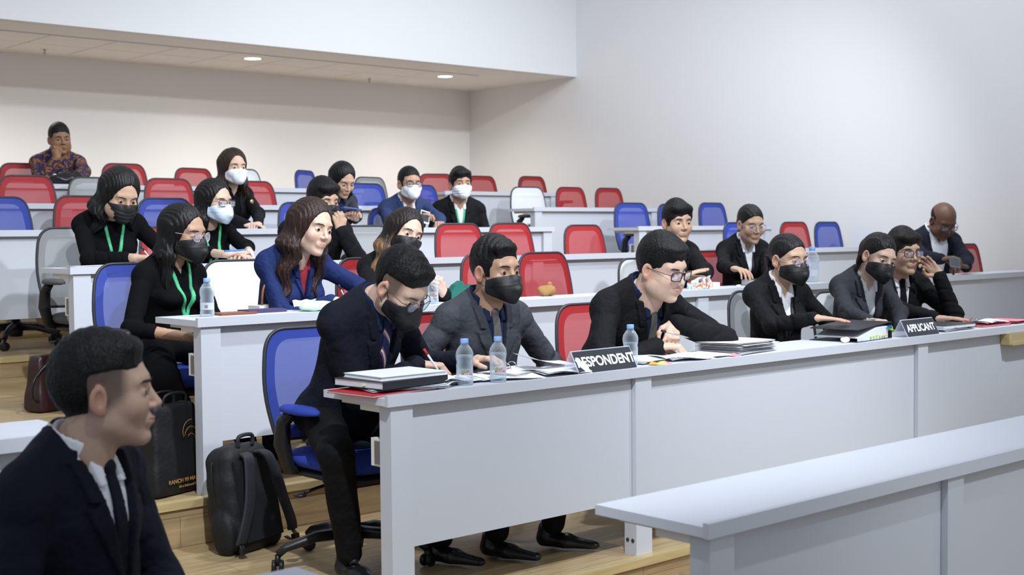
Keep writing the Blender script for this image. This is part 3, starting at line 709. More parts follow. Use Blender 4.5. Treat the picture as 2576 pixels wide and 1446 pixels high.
def mask_mesh(kind, h):
    k = (kind, h)
    if k not in MK: MK[k] = nets(lambda p: mask_sdf(p, kind), (-.09, -.155, -.13), (.09, 0.0, .02), h)
    return MK[k]
def straps():
    out = []
    for s in (-1, 1):
        out.append(tube_mesh([(s*.064, -.028, -.030), (s*.072, -.012, -.004), (s*.080, .006, .022), (s*.083, .022, .010)], .0011, 5))
        out.append(tube_mesh([(s*.062, -.024, -.066), (s*.070, -.008, -.045), (s*.080, .012, -.028), (s*.084, .024, -.010)], .0011, 5))
    return out
def glasses(parent, mw, style, fm, r=.021):
    cy = -.108; b = B(); l = []; n = 24
    for s in (-1, 1):
        pts = []
        for k in range(n):
            a = k*2*PI/n; c_, s_ = math.cos(a), math.sin(a)
            if style == 'round': x, z = r*c_, r*s_
            else: x, z = .025*math.copysign(abs(c_)**.5, c_), .017*math.copysign(abs(s_)**.6, s_)*(1.05 if s_ > 0 else 1)
            pts.append(Vector((s*.034+x, cy+.006*((s*(s*.034+x)-.02)/.03)**2*1.0, (.0065)+z)))
        b.tube(pts, .0012 if style == 'round' else .0024, 6, closed=True)
        lb = B(); lb.bm.faces.new([lb.bm.verts.new(p) for p in pts]); l.append(lb)
        xo = .034+(r if style == 'round' else .025)
        b.tube([(s*xo, cy+.010, .012), (s*.073, -.080, .013), (s*.079, -.02, .012), (s*.080, .012, .010), (s*.079, .024, -.004)], .0013, 5)
    w = .034-(r if style == 'round' else .025)
    b.tube([(-w, cy, .010), (0, cy-.002, .013), (w, cy, .010)], .0013, 5)
    b.xf(mw); g = b.done('glasses', fm, parent)
    for q in l: q.xf(mw); q.done('lens', M['lens'], g)

# ---- hands: wrist at the origin, fingers along +x, back of the hand +z, thumb on +y
POSE = {  # per finger: spread, curls of the three joints; then thumb points
 'flat': ([.12, .03, -.06, -.16], [(.08, .10, .06)]*4, [(.018, .020, -.004), (.045, .046, -.006), (.070, .058, -.008), (.092, .062, -.010)]),
 'rest': ([.10, .02, -.06, -.14], [(.35, .40, .25), (.42, .45, .3), (.5, .5, .3), (.55, .5, .35)], [(.018, .020, -.006), (.045, .044, -.014), (.068, .050, -.024), (.088, .044, -.032)]),
 'fist': ([.03, 0, -.03, -.06], [(1.35, 1.55, .9)]*4, [(.018, .020, -.010), (.050, .036, -.022), (.072, .026, -.040), (.082, .004, -.048)]),
 'pen': ([.06, .02, -.02, -.05], [(.75, .85, .45), (.85, 1.0, .5), (1.0, 1.15, .6), (1.1, 1.2, .6)], [(.018, .020, -.010), (.048, .040, -.020), (.072, .036, -.034), (.090, .022, -.042)]),
 'hold': ([.05, .01, -.03, -.08], [(.55, .75, .5)]*4, [(.018, .022, -.010), (.046, .046, -.022), (.066, .048, -.046), (.076, .038, -.066)]),
 'pinch': ([.10, .04, -.06, -.16], [(.75, .75, .35), (.55, .6, .4), (.4, .5, .4), (.35, .5, .35)], [(.018, .020, -.010), (.045, .044, -.026), (.068, .042, -.046), (.086, .026, -.062)]),
}
def hand_sdf(p, pose):
    sp, cu, th = POSE[pose]
    d = cap(p*V(1, 1, 1.35), (.006, .000, 0), (.050, .018, 0), .022, .018); d = smin(d, cap(p*V(1, 1, 1.35), (.010, -.006, 0), (.080, .014, 0), .020, .014), .014)
    d = smin(d, cap(p*V(1, 1, 1.35), (.010, -.012, 0), (.074, -.026, 0), .017, .012), .014)
    d = smin(d, cap(p*V(1, 1, 1.15), (-.010, 0, 0), (.004, 0, 0), .0245, .0235), .016)
    base = [(.086, .027), (.090, .008), (.086, -.011), (.078, -.028)]; L = [(.040, .024, .020), (.044, .028, .021), (.041, .026, .020), (.032, .020, .018)]; R = [.0092, .0094, .0088, .0078]
    for i in range(4):
        x, y = base[i]; q = np.array([x, y, 0.]); a = 0; pr = np.array([x-.02, y*.85, -.001]); r = R[i]; c = cu[i] if len(cu) > 1 else cu[0]
        dd = cap(p, pr, q, r*1.05, r*1.05)
        for j in range(3):
            a += c[j]; v = np.array([math.cos(a)*math.cos(sp[i]), math.cos(a)*math.sin(sp[i]), -math.sin(a)]); n_ = q+v*L[i][j]
            dd = smin(dd, cap(p, q, n_, r*(1-.07*j), r*(.93-.08*j)), .003); q = n_
        d = smin(d, dd, .005)
    for a_, b_, r0, r1 in zip(th, th[1:], (.0135, .0115, .0098), (.0115, .0100, .0080)): d = smin(d, cap(p, a_, b_, r0, r1), .006)
    return d
HD = {}
def hand_mesh(pose, h):
    if (pose, h) not in HD: HD[(pose, h)] = nets(lambda p: hand_sdf(p, pose), (-.125, -.075, -.105), (.20, .085, .045), h)
    return HD[(pose, h)]

TZ = 1.; TS = .1
# ---- torso and clothes, in a frame whose origin is the base of the neck, +z along the spine, -y the chest
def torso_sdf(p, s, fem, fat, off):
    p = p.copy(); p[:, 2] = np.where(p[:, 2] < -TS, -TS+(p[:, 2]+TS)/TZ, p[:, 2]); q = mirror(p)/s; sw = .160-.020*fem+.012*fat
    d = ell(q, (0, .012, -.19), (.150+.02*fat-.012*fem, .108+.02*fat-.006*fem, .20))
    d = smin(d, ell(q, (0, .004+.0*fat, -.41), (.142+.03*fat-.016*fem, .108+.035*fat-.008*fem, .19)), .06)
    d = smin(d, cap(q, (0, .02, -.062), (sw-.004, .02, -.074), .052, .047), .04)
    d = smin(d, cap(q, (0, .03, .02), (sw*.8, .024, -.045), .046, .040), .04)
    d = smin(d, ell(q, (0, .02, -.57), (.168+.02*fat, .125, .12)), .06)
    if fem: d = smin(d, ell(q, (.062, -.075, -.205), (.058, .048, .060)), .04)
    return (d*s)-off
def folds(p, a, b, amp=.004, fr=70):
    a, b = V(*a), V(*b); ax = (b-a)/max(1e-6, float(np.linalg.norm(b-a))); t = (p-a) @ ax; o = p @ V(.7, .5, .3)
    return amp*(np.exp(-(np.sin(t*fr*.42+o*13+np.sin(o*24)*.8)/.34)**2)-.25)*(.55+.45*np.sin(o*21+t*13+.6))
def ik(Sh, Wr, L1, L2, pole):
    Sh, Wr, pole = np.array(Sh, float), np.array(Wr, float), np.array(pole, float); d = Wr-Sh; D = np.linalg.norm(d)
    k = max(1, D/((L1+L2)*.985)); L1 *= k; L2 *= k; u = d/D; a = (L1*L1-L2*L2+D*D)/(2*D); h = math.sqrt(max(1e-6, L1*L1-a*a)); w = pole-u*(pole @ u); w /= np.linalg.norm(w)+1e-9
    return Sh+u*a+w*h
def frame(X, Zh):
    X = Vector(X).normalized(); Z = (Vector(Zh)-X*Vector(Zh).dot(X)).normalized(); Y = Z.cross(X); return X, Y, Z

def person(lab, k, hx, hy, off, yaw=0, hyaw=None, hpitch=0, hroll=0, lean=.15, tilt=0, fem=0, fat=0, s=None, skin=(.55, .36, .25), hair='short', hc=(.0055, .005, .005),
           hc2=None, lid=.65, mask=None, mstyle='dome', specs=None, specm=None, top='jacket', suit='black_suit', shirt='white_cloth', tie=None, lany=None, rh=None, lh=None,
           depth=None, legs=None, res=1.0, brow=1, beard=0, vdeep=.30, neckfwd=0, hscale=1, open_w=.055, slw=1., cuff=None, pants='black_suit', shoes=None, ndx=0, lapel=True, stub=False, group=None, floor=None):
    global TZ, TS
    fem = int(fem); s = (s or (.93 if fem else 1.0))*1.07; hs = (.97 if fem else 1.0)*hscale*1.10
    P = EYEV+ray(hx, hy)*depth if depth else onY(hx, hy, YK[k]+DD+off)
    fz = floor if floor is not None else ZK[k]
    hyaw = yaw if hyaw is None else hyaw
    Rh = RZ(hyaw) @ RX(hpitch) @ RY(hroll)          # +pitch looks down
    Mh = Matrix.Translation(P) @ Rh @ Matrix.Scale(hs, 4)
    Ru = RZ(yaw) @ RX(lean) @ RY(tilt)
    neck = Mh @ Vector((0, .036, -.095)); N = neck+Ru.to_3x3() @ Vector((ndx, .016+neckfwd, -.022*s))
    Mt = Matrix.Translation(N) @ Ru; Mi = Mt.inverted(); TS = .12*s; TZ = min(1., max(.55, ((N.z-(fz+.58))/max(.6, math.cos(lean))-.12*s)/(.44*s)))
    mz = lambda z: z if z > -TS else -TS+(z+TS)*TZ
    root_parts = []
    hres = .0030*res
    body = None
    # head
    v, f = head_mesh(fem, fat, lid, hres)
    st = (lambda u: -(.55*u[:, 1]+.835*u[:, 2])*-1+.010) if stub else None
    col = lips_colour(v, skin, beard=beard, fem=fem, stub=(lambda u: np.minimum(.55*u[:, 1]+.835*u[:, 2]+.020, u[:, 2]+.03)) if stub else None)
    parts = [(xfp(v, Mh), f, 0, col)]
    for sx in (-1, 1):
        e, ef = sphere_mesh((sx*.0325, -.0740, .008), .0128)[1] if 0 else (None, None)
        b = B(); bmesh.ops.create_uvsphere(b.bm, u_segments=16, v_segments=10, radius=.0131); bmesh.ops.triangulate(b.bm, faces=b.bm.faces); b.bm.verts.index_update()
        ev = np.array([q.co[:] for q in b.bm.verts], np.float32)+V(sx*.0325, -.0740, .008); ef = np.array([[q.index for q in g.verts] for g in b.bm.faces]); b.bm.free()
        parts.append((xfp(ev, Mh), ef, 1, None))
        ev2 = (ev-V(sx*.0325, -.0740, .008))*V(.56, .3, .56)+V(sx*.0325-.0008, -.0740-.0104, .0068); parts.append((xfp(ev2, Mh), ef, 2, None))
    for bv, bf in brow_parts(brow, fem): parts.append((xfp(bv, Mh), bf, 3, None))
    # arms
    sh = {}; el = {}; wr = {}; hands = []
    sw = (.160-.020*fem+.012*fat)*s
    for side, spec in ((-1, rh), (1, lh)):
        S0 = np.array([side*(sw+.002), .018, -.074*s]); spec = spec or {}
        if 'px' in spec: Wp = onZ(*spec['px'], spec['z']) if 'z' in spec else onY(*spec['px'], spec['Y'])
        elif 'off' in spec: Wp = N+Vector(RZ(yaw).to_3x3() @ Vector(spec['off']))
        else: Wp = N+Vector(RZ(yaw).to_3x3() @ Vector((side*.16, -.22, -.52)))
        if (Wp-N).length > .66: print('FAR HAND', lab[:60], side, round((Wp-N).length, 2)); Wp = N+(Wp-N)*.66/(Wp-N).length
        Wl = np.array(Mi @ Wp); pole = spec.get('pole', (side*.7, .5, -.9)); pole = np.array(Ru.to_3x3().inverted() @ RZ(yaw).to_3x3() @ Vector(pole))
        E = ik(S0, Wl, .275*s, .245*s, pole); sh[side], el[side], wr[side] = S0, E, Wl
        fa = Vector(Wl-E).normalized()
        if spec.get('hand'):
            d = Vector(Mi.to_3x3() @ RZ(yaw).to_3x3() @ Vector(spec['d'])) if 'd' in spec else fa
            up_ = Mi.to_3x3() @ RZ(yaw).to_3x3() @ Vector(spec.get('up', (0, 0, 1)))
            X, Y, Z = frame(d, up_)
            hm = Matrix(((X.x, Y.x, Z.x, Wl[0]), (X.y, Y.y, Z.y, Wl[1]), (X.z, Y.z, Z.z, Wl[2]), (0, 0, 0, 1))) @ Matrix.Diagonal((.95*s, .95*s*(1 if side < 0 else -1), .95*s, 1))
            hv, hf = hand_mesh(spec['hand'], .0026*res)
            if side > 0: hf = hf[:, ::-1]
            hcv = np.tile(V(*skin), (len(hv), 1)); tip = np.clip((hv[:, 0]-.11)/.05, 0, 1)[:, None]; hcv = hcv*(1-.12*tip*V(0, 1, 1))
            parts.append((xfp(hv, Mt @ hm), hf, 0, hcv)); hands.append((side, Mt @ hm))
    # hidden body and forearms: one coarse continuous skin
    knee = {}; foot = {}
    pel = Mt @ Vector((0, .02, mz(-.56*s))); Fw = RZ(yaw).to_3x3() @ Vector((0, -1, 0)); Sd = RZ(yaw).to_3x3() @ Vector((1, 0, 0))
    for i, side in enumerate((-1, 1)):
        kn = Vector(legs[i][0]) if legs else pel+Fw*.42+Sd*side*.11+Vector((0, 0, fz+.50-pel.z)); ft = Vector(legs[i][1]) if legs else Vector((kn.x, kn.y, fz+.09))+Fw*-.02
        knee[side], foot[side] = Mi @ kn, Mi @ ft
    def limbs(p, r0, r1, r2, r3, kk=.03, cut=0):
        d = None; r0, r1, r2, r3 = [r*(.88 if fem else 1) for r in (r0, r1, r2, r3)]
        for side in (-1, 1):
            E, Wq = el[side], wr[side]; We = Wq+(E-Wq)*(cut/max(.05, np.linalg.norm(E-Wq)))
            a = smin(cap(p, sh[side], E, r0*s, r1*s), cap(p, E, We, r2*s, r3*s), kk); d = a if d is None else np.minimum(d, a)
        return d
    def bodyf(p):
        d = torso_sdf(p, s, fem, fat, -.012); d = smin(d, limbs(p, .040, .036, .034, .0255), .03)
        for side in (-1, 1): d = smin(d, smin(cap(p, (side*.085, .02, mz(-.58*s)), knee[side], .07, .05), cap(p, knee[side], foot[side], .048, .032), .02), .03)
        return smin(d, cap(p, (0, -.005, .04), (0, .012, -.06), .045), .03)
    pts = np.array([list(sh[-1]), list(sh[1]), list(el[-1]), list(el[1]), list(wr[-1]), list(wr[1])]); lo = np.minimum(pts.min(0), [-.2*s, -.17, -.70])-.09; hi = np.maximum(pts.max(0), [.2*s, .19, .06])+.09
    lk = np.array([list(knee[-1]), list(knee[1]), list(foot[-1]), list(foot[1])]); lo2 = np.minimum(lo, lk.min(0)-.09); hi2 = np.maximum(hi, lk.max(0)+.09)
    bv, bf = nets(bodyf, lo2, hi2, .014); parts.append((xfp(bv, Mt), bf, 0, np.tile(V(*skin), (len(bv), 1))))
    body = build('person', parts, [M['skin'], M['eye_white'], M['iris'], M['brow']]); tag(body, lab, 'person', group)
    # hair
    hvv, hff = hair_mesh(hair, fem, hres*1.1); hcol = np.tile(V(*hc), (len(hvv), 1))
    if hc2 is not None: t = np.clip((-.02-hvv[:, 2])/.14+.25*np.sin(hvv[:, 0]*150), 0, 1)[:, None]; hcol = hcol*(1-t)+V(*hc2)*t
    build('hair', [(xfp(hvv, Mh), hff, 0, hcol)], [M['hair'] if fem else M['hair_short']], body)
    if mask:
        mv, mf = mask_mesh(mstyle, hres); mk = build('face_mask', [(xfp(mv, Mh), mf, 0, None)], [M[mask]], body)
        for a, b_ in straps(): build('ear_loop', [(xfp(a, Mh), b_, 0, None)], [M[mask]], mk)
    if specs: glasses(body, Mh, specs, specm or M['dark_frame'])
    # clothes
    h = .0050*res; jk = top == 'jacket'; nr = (.060-.010*fem+.008*fat)*hs
    neckcut = lambda p, r: cap(p, (0, -.010, -.005), (0, -.02, .30), r+nr-.054, r+nr-.01)
    def arms(p, g, cut):
        d = limbs(p, .0465+g, .043+g, .042+g, .033+g, .03, cut)
        for side in (-1, 1): d = d+np.where(np.abs(p[:, 0]*side-sh[side][0]*side) < .5, 0, 0)
        return d
    fa1 = lambda p: sum(folds(p, sh[sd], el[sd], .0085, 75)*(cap(p, sh[sd], el[sd], .09) < 0)+folds(p, el[sd], wr[sd], .0070, 85)*(cap(p, el[sd], wr[sd], .075) < 0) for sd in (-1, 1))
    ax = lambda p, sc=1.: np.sqrt((p[:, 0])**2+((p[:, 1]-.004)*.95)**2)
    def shirtf(p):
        d = torso_sdf(p, s, fem, fat, .003); ar = arms(p, -.004 if jk else .004*slw, (.018 if jk else (cuff if cuff is not None else .03)))
        if not jk: d = smin(d, ar, .03)+fa1(p)
        vn = (np.abs(p[:, 0])-(.032+(p[:, 2]+.0)*.40))*.9; vn = np.maximum(vn, p[:, 1]+.01); vn = np.maximum(vn, -(p[:, 2]+.10))
        d = smax(d, -neckcut(p, .048), .008)
        if top in ('vneck', 'jacket') and not tie: d = smax(d, -vn, .004)
        if jk or top == 'shirt':
            zc = .006+.030*np.clip((p[:, 1]+.03)/.09, -.6, 1); c = np.maximum(np.abs(ax(p)-nr-.003)-.0040, np.abs(p[:, 2]-zc)-.027)
            if not tie: c = np.maximum(c, -vn)
            fl_ = np.maximum(np.maximum(torso_sdf(p, s, fem, fat, .015), -torso_sdf(p, s, fem, fat, .001)), np.maximum(np.maximum(np.abs(np.abs(p[:, 0])-.040-.15*(p[:, 2]+.05))-.020-(p[:, 2]+.03)*.25, np.abs(p[:, 0])-.050), np.maximum(np.abs(p[:, 2]+.030)-.040, p[:, 1]+.02)))
            d = np.minimum(d, np.minimum(c, fl_))
        if jk: d = np.minimum(d, ar)
        elif not top == 'shirt': d = np.minimum(d, smax(ar+fa1(p), -neckcut(p, .060), .004))
        return d
    sv, sf = nets(shirtf, lo, hi, h*(1.15 if jk else 1)); so = build('shirt' if top != 'sweater' else 'sweater', [(xfp(sv, Mt), sf, 0, None)], [M[shirt]], body)
    zb = -vdeep*s
    if jk:
        def wv(z): return np.clip(open_w*s*(z-zb)/(-zb), 0, .075)
        def jackf(p):
            d = torso_sdf(p, s, fem, fat, .013)+.003*np.sin(p[:, 2]*28+p[:, 0]*22)*np.sin(p[:, 0]*17+p[:, 1]*25); ar = arms(p, .006, .012)+fa1(p)
            d = smax(smin(d, ar, .035), -neckcut(p, .058), .006); x = np.abs(p[:, 0]); w = wv(p[:, 2])
            v_ = np.maximum(np.maximum((x-w)*.97, p[:, 1]+.0), zb-.01-p[:, 2]+0*x); d = np.minimum(smax(d, -v_, .004), ar)
            if lapel:
                lw = np.clip((p[:, 2]-zb)*.30, 0, .052)*np.where(p[:, 2] > -.095*s, .72, 1.); lw = np.where(np.abs(p[:, 2]+.095*s) < .0045, lw*.45, lw)
                la = np.maximum(np.maximum(x-w-lw, w+.001-x), np.maximum(p[:, 1]-.015, p[:, 2]+.005)); la = np.maximum(la, torso_sdf(p, s, fem, fat, .0235)); la = np.maximum(la, -torso_sdf(p, s, fem, fat, .010)); d = np.minimum(d, la)
            zc = -.006+.034*np.clip((p[:, 1]+.02)/.08, -.6, 1); c = np.maximum(np.abs(ax(p)-nr-.0125)-.0058, np.abs(p[:, 2]-zc)-.022); c = np.maximum(c, -(p[:, 1]+.035)); return np.minimum(d, c)
        jv, jf = nets(jackf, lo, hi, h); build('jacket', [(xfp(jv, Mt), jf, 0, None)], [M[suit]], body)
    if tie:
        def tief(p):
            z = p[:, 2]; x = np.abs(p[:, 0]); w = .016+np.clip(-z-.05, 0, 1)*.06
            d = np.maximum(np.maximum(x-w, torso_sdf(p, s, fem, fat, .0125)), np.maximum(-torso_sdf(p, s, fem, fat, .004), np.maximum(p[:, 1]+.01, z+.045))); d = np.maximum(d, zb-.12-z)
            return smin(d, ell(p, (0, -.072-.0, -.034), (.020, .014, .020)), .006)
        tv, tf = nets(tief, (-.06, -.2, -.48), (.06, .0, .0), h*.8); build('necktie', [(xfp(tv, Mt), tf, 0, None)], [M[tie]], body)
    if lany:
        def lf(p):
            z = p[:, 2]; x = np.abs(p[:, 0]); w = np.clip((z+.30)/.30, 0, 1)*(.048 if jk else .062); o = .0095 if jk else .009
            sd = torso_sdf(p, s, fem, fat, o); d = np.maximum(np.maximum(np.abs(x-w)*.95-.0085, sd), -torso_sdf(p, s, fem, fat, o-.012)); return np.maximum(d, np.maximum(p[:, 1]-.0, np.maximum(z-.03, -.31-z)))
        lv, lf_ = nets(lf, (-.09, -.22, -.34), (.09, .02, .05), h*.7); build('lanyard', [(xfp(lv, Mt), lf_, 0, None)], [M[lany]], body)
    def pantf(p):
        d = torso_sdf(p, s, fem, fat, .006); d = smax(d, p[:, 2]-mz(-.50*s), .02)
        for side in (-1, 1): d = smin(d, smin(cap(p, (side*.088, .02, mz(-.57*s)), knee[side], .085, .066), cap(p, knee[side], foot[side]-(foot[side]-knee[side])*.02, .064, .048), .02), .03)
        return d+.003*np.sin(p[:, 0]*40+p[:, 2]*33)*np.sin(p[:, 1]*36)
    pv, pf = nets(pantf, np.minimum(lo2, [-.25, -.2, -.72]), hi2, .011 if legs else .016); build('trousers', [(xfp(pv, Mt), pf, 0, None)], [M[pants]], body)
    for side in (-1, 1):
        ft = Mt @ foot[side]; i = 0 if side < 0 else 1; dr = legs[i][2] if legs else yaw
        sandal = shoes == 'sandal'
        def shf(p):
            d = smin(cap(p*V(1, 1, 1.15), (0, .03, .035), (0, -.05, .03), .036, .038), cap(p*V(1, 1, 1.3), (0, -.06, .03), (0, -.17, .022), .038, .024), .03)
            d = smin(d, cap(p, (0, .035, .04), (0, .030, .075), .036, .034), .02); return smax(d, -(p[:, 2]-.004), .003)
        fv, ff = nets(shf, (-.06, -.22, -.01), (.06, .09, .12), .006)
        build('shoe', [(xfp(fv, Matrix.Translation((ft.x, ft.y, ft.z-.09)) @ RZ(dr)), ff, 0, None)], [M['foot_skin' if sandal else shoes or 'leather']], body)
        if sandal:
            sb = B(); sb.grid(lambda u, v_: Vector(((u-.5)*.075*(1-.3*v_), .065-v_*.25, -.001)), 6, 10); sb.solid(.012)
            for yy, rr, zz in ((.03, .040, .085), (-.03, .040, .062), (-.10, .038, .045)): sb.tube([(rr*math.cos(a)*1.02, yy, max(.0, zz*math.sin(a))) for a in np.linspace(0, PI, 12)], .0055, 6)
            sb.xf(Matrix.Translation((ft.x, ft.y, ft.z-.09)) @ RZ(dr)); sb.done('sandal_straps', M['leather'], body)
    return dict(body=body, Mh=Mh, Mt=Mt, hands={a: b_ for a, b_ in hands}, N=N)

# ------------------------------------------------------------------ the people
SK_L, SK_M, SK_T, SK_D = (.62, .42, .32), (.52, .335, .235), (.42, .25, .165), (.13, .065, .042)
FR, TD = ZK, lambda k: ZK[k]+DT+.032
# front row
p2 = person('person in dark suit and round glasses bent over notes, writing at the desk end', 1, 1006, 722, .05, yaw=0.2, hyaw=0.27, hpitch=.72, hroll=-.1, lean=.42, s=1.02, skin=SK_L, hair='quiff', lid=.85,
    mask='mask_black', mstyle='fold', specs='round', suit='navy_suit', shirt='navy_cloth', tie='tie_stripe', stub=True, brow=.8,
    rh=dict(px=(1052, 918), z=TD(1), hand='pen', d=(.75, -.6, -.05), pole=(-.9, .3, -.6)), lh=dict(px=(1190, 905), z=TD(1), hand='rest', pole=(.7, .3, -.7)),
    legs=[((2.62, 3.90, .50), (2.72, 3.97, .10), .0), ((2.95, 3.86, .50), (3.12, 3.93, .10), .35)])
p3 = person('person in a grey suit and black mask looking right behind the two water bottles', 1, 1247, 686, .26, yaw=-0.15, hyaw=0.02, hpitch=.06, lean=.12, skin=SK_T, hair='wave', mask='mask_black', mstyle='fold', suit='grey_suit', shirt='navy_cloth', tie='tie_grey', brow=1.3, lid=.75,
    rh=dict(off=(-.20, -.14, -.40), pole=(-.9, .4, -.6)), lh=dict(off=(.22, -.14, -.40), pole=(.9, .4, -.6)),
    legs=[((3.28, 3.80, .50), (3.33, 3.84, .10), .35), ((3.62, 3.78, .50), (3.60, 3.80, .10), .5)])
p4 = person('person in a black suit and half-rim glasses leaning forward with a pen', 1, 1664, 678, .02, yaw=-0.1, hyaw=0.06, hpitch=.30, hroll=-.05, lean=.50, fat=.8, s=1.06, hscale=1.05, skin=SK_L, hair='flat', suit='black_suit', shirt='navy_cloth', tie='tie_grey', specs='rect', brow=1.2, lid=.75,
    rh=dict(px=(1655, 872), z=TD(1), hand='pen', d=(.85, -.5, 0), pole=(-.9, .2, -.5)), lh=dict(px=(1695, 812), Y=3.86, hand='rest', d=(-.55, -.45, -.7), up=(0, -.8, .6), pole=(.95, -.1, -.25)))
p5 = person('person with tied back dark hair, round glasses and black mask, hand on a thick binder', 1, 1983, 655, .24, yaw=-0.4, hyaw=-0.2, hpitch=.12, lean=.12, fem=1, skin=SK_M, hair='pony', mask='mask_black', mstyle='fold', specs='round', specm=M['metal'], suit='black_suit', lany='black_band', lid=.75,
    rh=dict(px=(2050, 800), Y=3.80, hand='flat', d=(.9, -.35, -.05), pole=(-.8, .4, -.7)), lh=dict(px=(2120, 800), Y=3.86, pole=(.8, .2, -.8)))
p6 = person('person in a dark grey blazer with half-up hair and black mask, head tilted', 1, 2208, 650, .20, yaw=-0.4, hyaw=-0.36, hpitch=.28, hroll=.22, lean=.30, fem=1, skin=SK_L, hair='halfup', hc=(.006, .005, .005), mask='mask_black', mstyle='fold', suit='dkgrey_suit', lid=.7,
    rh=dict(px=(2185, 808), Y=3.80, hand='pen', d=(.8, -.6, 0)), lh=dict(px=(2265, 820), Y=3.80, pole=(.9, 0, -.5)))
p7 = person('person in a black suit touching his black glasses with a raised hand', 1, 2272, 637, .38, yaw=-0.5, hyaw=-0.41, hpitch=.08, hroll=0, lean=.15, skin=SK_M, hair='fringe', hc=(.012, .009, .008), suit='black_suit', tie='black_suit', specs='rect', brow=1.1, lid=.75,
    rh=dict(px=(2350, 800), z=TD(1), hand='flat', d=(.9, -.4, 0), pole=(-.6, .4, -.8)), lh=dict(px=(2362, 692), Y=4.05, hand='pinch', d=(-.60, .30, .72), up=(.5, .8, .3), pole=(.45, -.25, -1)))
# second row
p8 = person('person in black with a green lanyard and clear round glasses seated by the desk end', 2, 462, 590, .30, yaw=0.2, hyaw=0.39, hpitch=.18, lean=.05, fem=1, s=.99, skin=SK_T, hair='long', mask='mask_black', mstyle='fold', specs='round', specm=M['acryl_frame'], top='vneck', shirt='black_knit', lany='green_band', pants='black_knit', lid=.75, cuff=.17,
    rh=dict(px=(474, 848), Y=5.33, hand='rest', d=(.8, -.3, -.2), pole=(-.8, .5, -.35)), lh=dict(px=(540, 850), Y=5.33, pole=(.8, .3, -.8)),
    legs=[((2.66, 5.30, .66), (2.86, 5.34, .29), .3), ((2.98, 5.28, .66), (3.08, 5.32, .29), .35)])
p9 = person('person with long wavy brown hair in a blue blazer smiling to the right while writing', 2, 783, 576, .05, yaw=0, hyaw=0.13, hpitch=.18, hroll=.18, lean=.38, fem=1, s=.98, hscale=1.03, skin=SK_L, hair='brown', hc=(.026, .012, .009), suit='blue_suit', shirt='red_cloth', lid=.75, vdeep=.2, open_w=.04,
    rh=dict(px=(838, 757), Y=5.12, hand='pen', d=(.8, -.5, 0)), lh=dict(px=(915, 744), Y=5.14, hand='rest', d=(-.6, -.7, 0), pole=(.9, 0, -.4)),
    legs=[((3.16, 5.26, .66), (3.14, 5.19, .29), .55), ((3.50, 5.28, .66), (3.55, 5.35, .29), .2)], shoes='sandal')
p10 = person('person with long highlighted hair and black mask in a black jacket', 2, 1018, 590, .26, yaw=-0.4, hyaw=-0.16, hpitch=.15, hroll=.30, lean=.15, fem=1, skin=SK_L, hair='ombre', hc=(.012, .008, .007), hc2=(.26, .14, .062), mask='mask_black', suit='black_suit', shirt='black_knit', lid=.85, vdeep=.12, lapel=False,
    rh=dict(px=(985, 760), Y=5.2), lh=dict(px=(1118, 738), Y=5.22, hand='fist', d=(-.45, -.45, .7), up=(.2, -.9, .3), pole=(.7, .2, -.9)))
p11 = person('young person without mask in a black suit resting both hands near the tissue box', 2, 1703, 562, .26, yaw=-0.2, hyaw=-0.37, hpitch=.08, lean=.16, skin=SK_M, hair='fringe', suit='black_suit', brow=1.1, lid=.75,
    rh=dict(px=(1712, 698), Y=5.22, hand='flat', d=(.8, -.3, .3)), lh=dict(px=(1770, 700), Y=5.20, hand='fist', d=(-.9, -.1, .1), pole=(.9, .1, -.4)))
p12 = person('person with thin round glasses and low ponytail in a black blazer and white shirt', 2, 1888, 566, .26, yaw=-0.5, hyaw=-0.42, hpitch=.25, lean=.14, fem=1, skin=SK_M, hair='pony', suit='black_suit', lany='black_band', specs='round', specm=M['metal'], lid=.85,
    rh=dict(px=(1842, 688), Y=5.22, hand='rest', d=(.3, -.9, -.1)), lh=dict(px=(1935, 700), Y=5.22))
p13 = person('bald person with glasses in a navy blazer looking down at a phone', 2, 2372, 556, .12, yaw=-0.5, hyaw=-0.52, hpitch=.62, lean=.16, fat=.3, s=1.04, hscale=1.05, skin=SK_D, hair='bald', suit='navy_suit', specs='rect', lid=.85, open_w=.085, vdeep=.4, lapel=False,
    rh=dict(px=(2372, 672), Y=5.05, hand='hold', d=(.8, -.3, .15)), lh=dict(px=(2430, 672), Y=5.05, hand='hold', d=(-.8, -.3, .2), pole=(.9, .1, -.5)))
# third row
p14 = person('person with wavy black hair, black mask and green lanyard writing at the desk end', 3, 302, 492, .08, yaw=-0.15, hyaw=0, hpitch=.50, hroll=.05, lean=.30, fem=1, fat=.5, s=.98, skin=SK_M, hair='wavy', hscale=1.05, mask='mask_black', mstyle='pleat', top='sweater', shirt='black_knit', lany='green_band', lid=.95, pants='beige_cloth',
    rh=dict(px=(338, 648), Y=6.53, hand='pen', d=(.8, -.6, 0), pole=(-.9, .2, -.5)), lh=dict(px=(410, 655), Y=6.53, pole=(.8, .2, -.6)), cuff=.05,
    legs=[((2.95, 6.86, .86), (3.02, 6.80, .48), 0), ((3.25, 6.86, .86), (3.3, 6.80, .48), 0)])
p15 = person('person with dark-rimmed glasses and pale blue mask, hands clasped on the desk', 3, 541, 510, .30, yaw=-0.1, hyaw=0.23, hpitch=.12, lean=.16, fem=1, skin=SK_L, hair='long', hc=(.006, .005, .005), mask='mask_blue', mstyle='fold', top='sweater', shirt='black_knit', specs='rect', lany='green_band', lid=.75, cuff=.15,
    rh=dict(px=(572, 640), Y=6.53, hand='rest', d=(.8, -.5, 0)), lh=dict(px=(628, 637), Y=6.53, hand='rest', d=(-.8, -.5, .05), pole=(.9, .2, -.4)))
